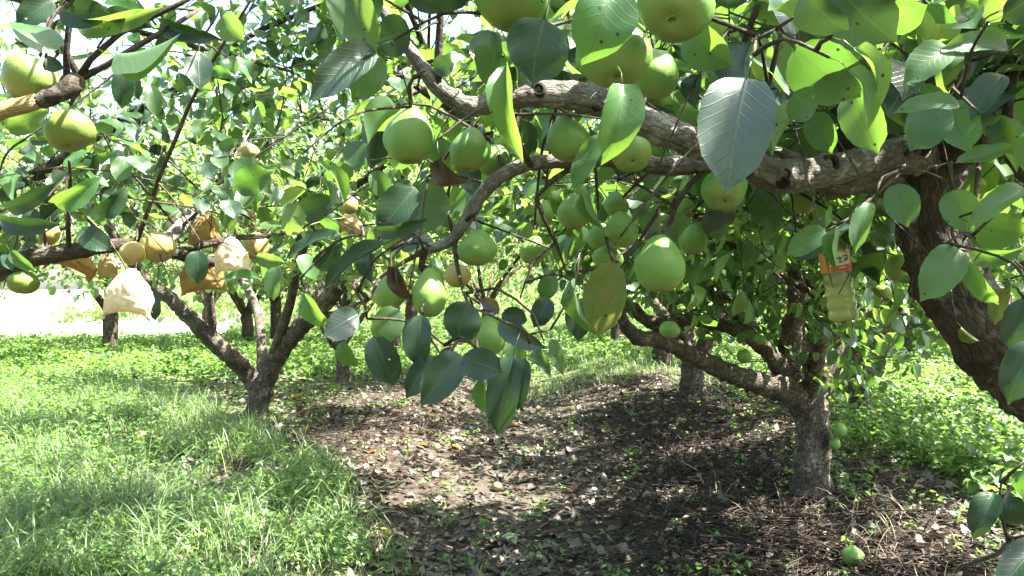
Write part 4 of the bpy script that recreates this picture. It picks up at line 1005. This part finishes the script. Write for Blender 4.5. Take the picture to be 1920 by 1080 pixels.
bag((372, 480), (341, 556), (426, 548), .024, 2.36, M_bago, 'dark ochre paper bag behind the green leaf right of the yellow pears', 3, notch=.1)
bag((150, 470), (78, 506), (168, 532), .024, 2.3, M_bago, 'ochre paper bag folded flat under the left branch', 4, notch=.3)
bag((200, 474), (186, 526), (222, 526), .02, 2.26, M_bagt, 'small tan paper bag just left of the pale waxed one', 5, notch=.1)
bag((388, 402), (350, 482), (408, 474), .024, 2.42, M_bago, 'orange-brown crumpled paper bag above the ochre bag', 6, notch=.2)
bag((452, 372), (436, 400), (482, 418), .02, 2.7, M_bagt, 'tan paper bag higher up right, among the leaves', 7, notch=.1)
bag((30, 392), (-6, 440), (42, 446), .022, 2.2, M_bagw, 'washed-out pale paper bag at the left edge above the branch', 8, notch=.1)
bag((344, 392), (310, 428), (342, 446), .02, 2.5, M_bagw, 'narrow pale paper bag behind the thin twig above the yellow pears', 9, notch=.1)
bag((655, 396), (640, 440), (684, 446), .02, 2.7, M_bagt, 'dim tan paper bag among leaves left of the dark leaf pair', 10, notch=.1)

# ---------------------------------------------------------------- hanging bottle
bt = P(1556, 430, 1.72); root = empty('plastic_bottle', bt, label='clear ribbed plastic bottle of yellow liquid with an orange label, hanging by the leaning trunk', cat='bottle')
root.rotation_euler = (0, math.radians(-9), 0)
m, n, out = mat('clear_plastic'); k = N(n)
b1 = k('BsdfTransparent', {'Color': c4(.93, .97, .88)}); b2 = k('BsdfGlossy', {'Color': c4(1, 1, 1), 'Roughness': .12}); b3 = k('BsdfTranslucent', {'Color': c4(.92, .95, .72)})
fr = k('Fresnel', {0: 1.45}); mx = k('MixShader', {0: .38}); n.links.new(b1.outputs[0], mx.inputs[1]); n.links.new(b3.outputs[0], mx.inputs[2])
m2 = k('MixShader'); n.links.new(fr.outputs[0], m2.inputs[0]); n.links.new(mx.outputs[0], m2.inputs[1]); n.links.new(b2.outputs[0], m2.inputs[2]); n.links.new(m2.outputs[0], out.inputs[0]); M_plastic = m
m, n, out = mat('yellow_liquid'); k = N(n)
b1 = k('BsdfTransparent', {'Color': c4(.93, .95, .70)}); b2 = k('BsdfTranslucent', {'Color': c4(.97, .97, .62)}); b3 = k('BsdfDiffuse', {'Color': c4(.86, .88, .52)})
mx = k('MixShader', {0: .72}); n.links.new(b1.outputs[0], mx.inputs[1]); n.links.new(b2.outputs[0], mx.inputs[2]); m2 = k('MixShader', {0: .3}); n.links.new(mx.outputs[0], m2.inputs[1]); n.links.new(b3.outputs[0], m2.inputs[2]); n.links.new(m2.outputs[0], out.inputs[0]); M_liq = m
def lathe(prof, ns, m, name, warp=0):
    V = []; T = []; U = []
    for i, (r, z) in enumerate(prof):
        for s in range(ns):
            a = 2 * math.pi * s / ns; q = r * (1 + warp * math.cos(5 * a) * (1 if z < -.1 else 0)); V.append((q * math.cos(a), q * math.sin(a), z)); U.append((s / ns, i / len(prof)))
    for i in range(len(prof) - 1):
        for s in range(ns):
            a = i * ns + s; b = i * ns + (s + 1) % ns; T += [(a, a + ns, b + ns), (a, b + ns, b)]
    return raw_mesh(name, np.array(V), T, m, U)
BR = .0315
prof = [(.0135, .012), (.0135, -.004), (.0165, -.006), (.0165, -.009), (.0135, -.011), (.0145, -.018), (.021, -.030), (.027, -.040), (BR, -.052), (BR, -.088), (BR * .93, -.092)]
for z in np.linspace(-.094, -.178, 46): prof.append((BR * (.955 + .055 * math.sin((z + .094) / .084 * math.pi * 2 * 3.2)), float(z)))
prof += [(BR * 1.0, -.184), (BR * .99, -.193), (BR * .92, -.199), (BR * .78, -.202), (BR * .5, -.198), (0.0004, -.192)]
link('bottle_body', lathe(prof, 48, M_plastic, 'bottle_body'), root)
pl = [(.0004, -.118), (BR * .90, -.118)] + [(r * .955, z) for r, z in prof if z < -.119 and z > -.2] + [(BR * .72, -.1985), (.0004, -.1905)]
link('liquid', lathe(pl, 40, M_liq, 'liquid'), root)
link('neck_cap', lathe([(.0004, .022), (.0145, .022), (.0155, .019), (.0155, .002), (.0136, .002)], 32, plain('bottle_cap', (.10, .35, .08), .4), 'neck_cap'), root)
# string and label
V, T, U = tube([Vector((0, 0, -.002)), Vector((.004, 0, .03)), Vector((-.01, .01, .09)), Vector((-.012, .015, .16))], [.0016] * 4, 5)
link('string', raw_mesh('string', np.array([tuple(v) for v in V]), T, M_wire, U), root)
def band(z0, z1, r, a0, a1, m, name, n_=40, top=None):
    V = []; T = []; U = []
    for s in range(n_ + 1):
        a = a0 + (a1 - a0) * s / n_
        zt = z1 if top is None else top(s / n_)
        V += [(r * math.cos(a), r * math.sin(a), z0), (r * math.cos(a), r * math.sin(a), zt)]; U += [(s / n_, 0), (s / n_, 1)]
    for s in range(n_): T += [(2 * s, 2 * s + 2, 2 * s + 3), (2 * s, 2 * s + 3, 2 * s + 1)]
    return raw_mesh(name, np.array(V), T, m, U)
def print_mat(name, c, c2=None):
    m, n, out = mat(name); k = N(n)
    col = k.mix(k.ramp(k.noise(120, k('TexCoord').outputs['Object'], 3), (.4, (0, 0, 0)), (.65, (1, 1, 1))), c4(*c), c4(*(c2 or c)))
    bs = k('BsdfPrincipled', {'Base Color': col, 'Roughness': .35}); tl = k('BsdfTranslucent', {'Color': col}); mx = k('MixShader', {0: .4}); n.links.new(bs.outputs[0], mx.inputs[1]); n.links.new(tl.outputs[0], mx.inputs[2]); n.links.new(mx.outputs[0], out.inputs[0]); return m
lab = link('bottle_label', band(-.093, -.048, BR * 1.02, 0, 2 * math.pi, print_mat('orange_print', (.80, .30, .06), (.85, .42, .12)), 'bottle_label', 64), root)
A0, A1 = math.radians(-130), math.radians(-38)
link('red_band', band(-.0925, -.080, BR * 1.02 + .0005, A0, A1, print_mat('red_print', (.75, .10, .02)), 'red_band'), lab)
link('pale_patch', band(-.080, -.055, BR * 1.02 + .0005, math.radians(-128), math.radians(-60), print_mat('pale_print', (.75, .85, .62), (.8, .8, .5)), 'pale_patch', top=lambda t: -.058 + .007 * math.sin(t * 3.1)), lab)
def wrap_text(body, size, ang, z, r, m, name, rot=0.0, bold=.0):
    cu = bpy.data.curves.new(name, 'FONT'); cu.body = body; cu.size = size; cu.align_x = 'CENTER'; cu.offset = bold; cu.resolution_u = 3
    to = bpy.data.objects.new(name, cu); COL.objects.link(to); dg = bpy.context.evaluated_depsgraph_get(); dg.update()
    me = bpy.data.meshes.new_from_object(to.evaluated_get(dg)); bpy.data.objects.remove(to)
    for v in me.vertices:
        x = v.co.x * math.cos(rot) - v.co.y * math.sin(rot); y = v.co.x * math.sin(rot) + v.co.y * math.cos(rot)
        a = ang + x / r; v.co = (r * math.cos(a), r * math.sin(a), z + y)
    me.materials.clear(); me.materials.append(m); return link(name, me, lab)
try:
    wrap_text('粒橙', .0155, math.radians(-84), -.073, BR * 1.02 + .001, print_mat('dark_green_print', (.02, .12, .06)), 'lettering', .12, .0004)
    band_w = band(-.0855, -.0835, BR * 1.02 + .001, math.radians(-102), math.radians(-70), print_mat('cream_print', (.85, .7, .5)), 'print_line'); link('print_line', band_w, lab)
    for i in range(5): link('print_line', band(-.089 + i * .006, -.0878 + i * .006, BR * 1.02 + .001, math.radians(-56), math.radians(-34), print_mat('cream_print', (.85, .7, .5)), 'print_line', 10), lab)
except Exception as e: print('text', e)

# ---------------------------------------------------------------- ground cover
R_ = np.random.default_rng(77)
def scatter(n, fn, xr, yr, near=True):
    """points with density fn(x, y) in 0..1, denser towards the camera"""
    out = []; tot = 0
    while tot < n:
        m_ = n * 3; y = yr[0] * (yr[1] / yr[0]) ** R_.random(m_) if near else R_.uniform(*yr, m_)
        x = R_.uniform(*xr, m_); lim = y * .78 + .6
        ok = (np.abs(x) < lim) & (R_.random(m_) < fn(x, y)); out.append(np.stack([x[ok], y[ok]], 1)); tot += ok.sum()
        if ok.sum() == 0: break
    return np.concatenate(out)[:n]
def nz2(x, y, s, o=0): 
    return .5 + .25 * (np.sin(x * s + 1.3 * o) * np.sin(y * s * .9 + o) + np.sin(x * s * 2.3 + y * s * 1.1 + o * 2) * np.sin(y * s * 2.1 - x * s + .5))
def edgeL(y): return -.42 - (y - 3.6) * .52
def f_grassL(x, y):
    e = edgeL(y); d = e - x + (nz2(x, y, 2.2, 1) - .5) * 1.0
    f = sstep(0, .35, d) * (np.where(y < 4.6, .16, .06) + .92 * sstep(.38, .58, nz2(x, y, 2.6, 3)))
    f *= 1 - .9 * np.exp(-((x + 2.0) / .7) ** 2 - ((y - 5.2) / .35) ** 2); return f
def f_back(x, y):
    f = sstep(9.5, 11.5, y + (nz2(x, y, 1.5, 5) - .5) * 3) * np.exp(-((x - .5 - .06 * y) / 1.4) ** 2) + .6 * sstep(13.5, 15, y)
    return np.clip(f, 0, 1)
def f_right(x, y): return sstep(2.45, 2.9, x + (nz2(x, y, 2.4, 7) - .5) * .9 - .02 * (y - 5)) * sstep(3.4, 4.6, y + (x - 2.5))
def f_leftweed(x, y): return sstep(.5, 1.3, edgeL(y) - x + (nz2(x, y, 2, 2) - .5)) * sstep(5.2, 6.5, y) * (.75 + .25 * sstep(.4, .6, nz2(x, y, 1.3, 9)))
def f_sparse(x, y): return .06 + .5 * sstep(.68, .8, nz2(x, y, 3.1, 4)) 
def blades(pts, h, w, bend, segs, m, name, label, lean=.35):
    n = len(pts); z = ground_h(pts[:, 0], pts[:, 1]) - .01
    base = np.stack([pts[:, 0], pts[:, 1], z], 1); a = R_.uniform(0, 6.28, n); dirn = np.stack([np.cos(a), np.sin(a), np.zeros(n)], 1)
    hh = (h[0] + (h[1] - h[0]) * R_.random(n) ** 1.8) * (.45 + 1.15 * nz2(pts[:, 0], pts[:, 1], 4.5, 6)); ww = R_.uniform(*w, n); bd = R_.uniform(*bend, n); a2 = a + 1.57 + R_.normal(0, .5, n)
    sd = np.stack([np.cos(a2), np.sin(a2), np.zeros(n)], 1); V = []; ln = R_.uniform(0, lean, n)
    for i in range(segs + 1):
        t = i / segs; th = bd * t + ln
        c = base + dirn * (hh * t * np.sin(th) * .9)[:, None] + np.array([0, 0, 1]) * (hh * t * np.cos(th * .95))[:, None]
        wv = (ww * (1 - t ** 1.6) * .5 + .0003)[:, None]
        V += [c - sd * wv, c + sd * wv]
    V = np.stack(V, 1); k_ = 2 * (segs + 1); T = []
    for i in range(segs): T += [(2 * i, 2 * i + 1, 2 * i + 3), (2 * i, 2 * i + 3, 2 * i + 2)]
    T = (np.array(T)[None] + (np.arange(n) * k_)[:, None, None]).reshape(-1, 3)
    return link(name, raw_mesh(name, V.reshape(-1, 3), T, m), label=label, cat=name.replace('_', ' '), kind='stuff')
def clumpy(pts, n, r):
    c = pts[R_.integers(0, len(pts), n)] ; return c + R_.normal(0, r, (n, 2))
g1 = scatter(2600, lambda x, y: f_grassL(x, y), (-7, 0), (2.6, 9))
blades(clumpy(g1, 40000, .045), (.06, .34), (.0028, .0062), (.2, 1.5), 4, M_grass, 'grass', 'bright green grass covering the left side of the orchard floor')
g2 = scatter(1400, lambda x, y: ((x > -.36 * y) | (y < 18)) * np.clip(f_back(x, y) + .6 * f_leftweed(x, y) * (y > 8), 0, 1), (-12, 12), (8, 20))
blades(clumpy(g2, 34000, .08), (.08, .26), (.005, .010), (.2, 1.2), 2, M_grass, 'grass', 'sunlit soft grass at the far end of the hollow path and beyond')
g3 = scatter(420, lambda x, y: .25 * f_grassL(x, y) + .10 * ((x > 1.0) & (y < 4.8)) * nz2(x, y, 3, 2), (-5, 3), (2.8, 7))
blades(clumpy(g3, 6000, .05), (.08, .26), (.0015, .003), (.3, 2.0), 5, M_dry, 'dry_grass', 'straw coloured dead grass blades lying among the mulch')
g4 = scatter(110, lambda x, y: f_grassL(x, y) * (x > -2.6), (-2.6, -.4), (3.2, 5.4))
blades(clumpy(g4, 1500, .04), (.25, .62), (.003, .007), (.9, 2.3), 7, M_grass, 'long_grass', 'long arching pale grass blades at the edge of the left grass', lean=.15)
def weeds(pts, h, leafsize, nleaf, m, name, label, tpls=LOW, stems=True):
    n = len(pts); z = ground_h(pts[:, 0], pts[:, 1]); ii = np.repeat(np.arange(n), nleaf); N_ = len(ii)
    hh = R_.uniform(*h, n)[ii] * R_.uniform(.25, 1, N_); a = R_.uniform(0, 6.28, N_); rad = R_.uniform(.005, .05, N_) * (.5 + hh / max(h[1], .01))
    lean_ = R_.normal(0, .12, (n, 2))[ii] * hh[:, None]
    pos = np.stack([pts[ii, 0] + np.cos(a) * rad * .3 + lean_[:, 0], pts[ii, 1] + np.sin(a) * rad * .3 + lean_[:, 1], z[ii] + hh], 1)
    d = np.stack([np.cos(a), np.sin(a), R_.uniform(-.35, .45, N_)], 1); nm = np.stack([R_.normal(0, .35, N_), R_.normal(0, .35, N_), np.ones(N_)], 1)
    sz = R_.uniform(*leafsize, N_)
    ob = link(name, batch_leaves(name, pos, d, nm, sz, tpls, m, R_), label=label, cat=name.replace('_', ' '), kind='stuff')
    return ob
w1 = scatter(6500, lambda x, y: np.clip(f_leftweed(x, y), 0, 1), (-14, -1), (4.6, 18))
weeds(w1, (.05, .22), (.03, .055), 8, M_weed, 'weeds', 'low leafy weeds carpeting the left ground behind the grass')
w2 = scatter(5200, lambda x, y: f_right(x, y), (2, 12), (3.6, 13))
weeds(w2, (.08, .34), (.04, .085), 8, M_weed, 'weeds', 'tall bright broadleaf weeds in the sun on the right')
w3 = scatter(3000, lambda x, y: np.clip(f_grassL(x, y) * .8, 0, 1), (-4.5, 0), (2.8, 6))
weeds(w3, (.03, .20), (.016, .048), 9, M_weed, 'weeds', 'small feathery weeds among the near left grass')
w4 = scatter(750, lambda x, y: np.clip(f_sparse(x, y) * ((x > -.8) | (y > 6)) + .25 * (x > 1.9) , 0, 1) * (1 - f_right(x, y)), (-3, 4), (3, 12))
weeds(w4, (.02, .10), (.02, .045), 7, M_weed, 'weeds', 'scattered small green sprouts on the dark soil')
w5 = scatter(5000, lambda x, y: (x > -.36 * y) * np.clip(sstep(12, 15, y) * .8 + sstep(6, 8, np.abs(x)) * .5, 0, 1), (-16, 16), (7, 24), near=False)
weeds(w5, (.08, .28), (.07, .13), 7, M_weed, 'weeds', 'far green undergrowth between the distant tree rows')
nw = 52000; xw = R_.uniform(-16, 60, nw); yw = R_.uniform(27, 44, nw); zw = R_.uniform(0, 1, nw) ** .8 * (3.6 + 1.2 * np.sin(xw * .7) + .8 * np.sin(xw * 1.9 + 2)) * np.clip((xw + 16) / 4, .1, 1)
link('far_woods', batch_leaves('far_woods', np.stack([xw, yw, zw], 1), R_.normal(0, 1, (nw, 3)), R_.normal(0, .6, (nw, 3)) + np.array([0, 0, 1.]), R_.uniform(.16, .34, nw), LOW, M_leaffar, R_), label='dense green edge of woods behind the last orchard rows', cat='woods', kind='stuff')
w6 = scatter(5000, lambda x, y: (x < -.12 * y) * sstep(10, 12, y) * (1 - sstep(17.5, 19.5, y)), (-16, -1), (10, 20), near=False)
weeds(w6, (.06, .24), (.06, .11), 7, M_weed, 'weeds', 'green weeds fringing the bright open field on the left')
# litter
def flat_leaves(pts, size, m, name, label, tpls=LOW, lift=.006):
    n = len(pts); z = ground_h(pts[:, 0], pts[:, 1]) + lift + np.abs(R_.normal(0, .007, n)); a = R_.uniform(0, 6.28, n)
    pos = np.stack([pts[:, 0], pts[:, 1], z], 1); d = np.stack([np.cos(a), np.sin(a), R_.normal(0, .22, n)], 1); up = R_.choice([-1, 1], n)[:, None] * np.stack([R_.normal(0, .35, n), R_.normal(0, .35, n), np.ones(n)], 1)
    sz = R_.uniform(*size, n); return link(name, batch_leaves(name, pos, d, up, sz, tpls, m, R_, .3), label=label, cat='leaf litter', kind='stuff')
def f_lit(x, y): return np.clip((1 - f_grassL(x, y)) * (1 - f_right(x, y)) * (1 - .9 * f_back(x, y)) * (.35 + .65 * sstep(.3, .6, nz2(x, y, 2.6, 11))), 0, 1) * (x > -4)
flat_leaves(scatter(13000, f_lit, (-4, 4), (2.8, 13)), (.022, .085), M_litter, 'leaf_litter', 'brown and grey dead leaves strewn over the dark soil', MID)
# chips and twigs on the ground
def sticks(n, fn, L, r, m, name, label, xr=(-4, 4), yr=(2.8, 12), tiltz=.18):
    p = scatter(n, fn, xr, yr); B = Batch()
    for x, y in p:
        a = R_.uniform(0, 6.28); Ln = R_.uniform(*L) * (R_.random() ** .7 + .2); e = Vector((math.cos(a), math.sin(a), R_.normal(0, tiltz))); s_ = Vector((-e.y, e.x, 0)) * R_.normal(0, .12) * Ln
        b = Vector((x, y, gh(x, y) + .008 + abs(R_.normal(0, .012)))); rr = R_.uniform(*r)
        B.add(*tube([b - e * Ln / 2, b + s_ + Vector((0, 0, .004)), b + e * Ln / 2], [rr, rr * .85, rr * .5], 4))
    return link(name, B.mesh(name, m), label=label, cat='brushwood', kind='stuff')

def f_mulch(x, y): return np.clip(np.exp(-((x - 1.35 - .03 * (y - 4)) / .7) ** 2) * sstep(3, 3.6, y) * (1 - sstep(7.5, 9, y)) + .5 * np.exp(-((x + 1.6) / .6) ** 2 - ((y - 7) / 1.6) ** 2), 0, 1)
M_stick = bark_mat('dead_stick', (.04, .028, .022), (.085, .062, .05), (.19, .155, .13), sc=2, crack=.1, lichen=.2)
M_dark = bark_mat('dark_stick', (.018, .013, .011), (.04, .028, .022), (.09, .068, .055), sc=2, crack=.1, lichen=.1)
sticks(6500, f_mulch, (.08, .5), (.0015, .005), M_dark, 'brushwood', 'tangle of dark dead prunings heaped on the right mound')
sticks(1100, lambda x, y: f_lit(x, y), (.05, .35), (.001, .0035), M_stick, 'fallen_twigs', 'thin grey twigs scattered on the path and mounds')
# clods
cl = scatter(2600, f_lit, (-4, 4), (2.8, 10)); ico = []
t_ = (1 + 5 ** .5) / 2
IV = np.array([(-1, t_, 0), (1, t_, 0), (-1, -t_, 0), (1, -t_, 0), (0, -1, t_), (0, 1, t_), (0, -1, -t_), (0, 1, -t_), (t_, 0, -1), (t_, 0, 1), (-t_, 0, -1), (-t_, 0, 1)]) / 1.9
IT = np.array([(0, 11, 5), (0, 5, 1), (0, 1, 7), (0, 7, 10), (0, 10, 11), (1, 5, 9), (5, 11, 4), (11, 10, 2), (10, 7, 6), (7, 1, 8), (3, 9, 4), (3, 4, 2), (3, 2, 6), (3, 6, 8), (3, 8, 9), (4, 9, 5), (2, 4, 11), (6, 2, 10), (8, 6, 7), (9, 8, 1)])
s_ = R_.uniform(.006, .028, len(cl)) * R_.uniform(.4, 1, len(cl))
V = IV[None] * s_[:, None, None] * R_.uniform(.6, 1.3, (len(cl), 12, 3)); V[:, :, 2] *= .6
V += np.stack([cl[:, 0], cl[:, 1], ground_h(cl[:, 0], cl[:, 1])], 1)[:, None]
link('soil_clods', raw_mesh('soil_clods', V.reshape(-1, 3), (IT[None] + (np.arange(len(cl)) * 12)[:, None, None]).reshape(-1, 3), M_soil, smooth=False), label='crumbly dark clods of soil on the orchard floor', cat='soil', kind='stuff')

def on_ground(px, py, dz=0):
    D = CAMZ * F / (py - HY)
    for _ in range(8): x = (px - 960) / F * D; D = (CAMZ - gh(x, D) - dz) * F / (py - HY)
    x = (px - 960) / F * D; return Vector((x, D, gh(x, D) + dz))
# orange fallen leaves one by one
OL = [(955, 796, 26, 'orange fallen leaf far up the path above the others'), (846, 836, 24, 'orange fallen leaf on the path left of the hanging leaf tips'), (755, 950, 26, 'orange fallen leaf at the edge of the left grass'), (783, 832, 20, 'yellow fallen leaf above the left grass edge'),
      (704, 846, 18, 'small orange leaf at the grass edge near the left mound'), (548, 745, 20, 'orange leaf by the foot of the forked tree'), (716, 990, 22, 'yellowish fallen leaf deep in the near grass'), (1190, 958, 20, 'bright yellow leaf on the right bank of the path'), (968, 1020, 44, 'pale dried fallen leaf at the bottom of the path'), (1025, 1047, 48, 'grey-green dried leaf lying at the bottom right of the path'), (820, 1015, 36, 'pale curled dead leaf in the middle bottom of the path')]
for i, (px, py, w, lb_) in enumerate(OL):
    p = on_ground(px, py, .018); L = w / F * p.y * 1.2
    mm = M_litter2 if i < 8 else _p if (i > 8 and '_p' in globals()) else None
    if i >= 8:
        if '_p' not in globals(): _p = leaf_mat('pale_dried_leaf', (.34, .34, .24), (.38, .36, .26), (.3, .3, .15), (.3, .3, .15), (.4, .38, .3), False, rough=.6, tfac=.1)
        mm = _p
    o = link('fallen_leaf', leaf_mesh('mid', i % 3, mm), label=lb_, cat='fallen leaf', group='fallen leaves on the path'); a = rp.uniform(0, 6.28)
    o.matrix_world = Matrix.Translation(p) @ Matrix.Rotation(a, 4, 'Z') @ Matrix.Rotation(rp.uniform(-.3, .3), 4, 'X') @ Matrix.Diagonal((L, L, L, 1))
# long curved dead twig on the bank
pt = [on_ground(x, y, .012) for x, y in ((1118, 770), (1124, 800), (1146, 835), (1160, 868), (1190, 895), (1240, 920), (1290, 945))]
p_, r_ = smooth_path(pt, [.004, .0045, .005, .005, .0045, .004, .003], .03); V, T, U = tube(p_, r_, 6, .2, 3)
link('dead_branch', raw_mesh('dead_branch', np.array([tuple(v - pt[0]) for v in V]), T, M_stick, U), loc=pt[0], label='long thin curved dead branch lying down the right bank of the path', cat='branch')
pt = [on_ground(x, y, .015) for x, y in ((1575, 925), (1600, 930), (1640, 955), (1690, 985))]
p_, r_ = smooth_path(pt, [.006, .007, .006, .004], .03); V, T, U = tube(p_, r_, 6, .2, 3)
link('dead_branch', raw_mesh('dead_branch', np.array([tuple(v - pt[0]) for v in V]), T, M_stick, U), loc=pt[0], label='pale dead branch lying right of the mound tree trunk', cat='branch')
# seed stalk and the pale seedling standing in the left grass
b = on_ground(425, 900); root = empty('seed_stalk', b, label='tall pale grass stalk with a seed head standing left of the mulch', cat='grass stalk')
tp = P(378, 772, b.y); pts = [b, P(418, 860, b.y), P(405, 820, b.y), P(392, 795, b.y), tp]; p_, r_ = smooth_path(pts, [.003, .0025, .002, .0015, .001], .02); V, T, U = tube(p_, r_, 5)
M_pale = plain('pale_green_stem', (.30, .36, .14), .6)
link('stem', raw_mesh('stem', np.array([tuple(v - b) for v in V]), T, M_pale, U), root)
B = Batch()
for i in range(40):
    t = rp.uniform(.0, .5); q = tp.lerp(P(405, 820, b.y), t); e = Vector((rp.uniform(-1, 1), rp.uniform(-1, 1), rp.uniform(0, 1.2))).normalized(); B.add(*tube([q, q + e * .012, q + e * .024], [.0008, .003, .0006], 4))
link('seed_head', B.mesh('seed_head', M_pale, b), root)
b = on_ground(128, 905); root = empty('seedling', b, label='pale young seedling with a few upright leaves in the left weeds', cat='seedling')
pts = [b, P(112, 875, b.y), P(100, 845, b.y), P(95, 830, b.y)]; V, T, U = tube(pts, [.007, .006, .005, .004], 6)
link('stem', raw_mesh('stem', np.array([tuple(v - b) for v in V]), T, M_pale, U), root)
for i, (px, py, a, L) in enumerate([(95, 832, 2.6, .07), (95, 832, .5, .07), (104, 855, 2.8, .07), (108, 862, .4, .075), (120, 885, .6, .06), (98, 842, 3.6, .06)]):
    q = P(px, py, b.y) - b; o = link('leaf', leaf_mesh('mid', i % 3, M_leafyoung), root); o.matrix_local = Matrix.Translation(q) @ Matrix.Rotation(a, 4, 'Z') @ Matrix.Rotation(-.6, 4, 'Y') @ Matrix.Diagonal((L, L * .7, L, 1))
print('tris', sum(len(m_.polygons) * (m_.users > 0) for m_ in bpy.data.meshes))
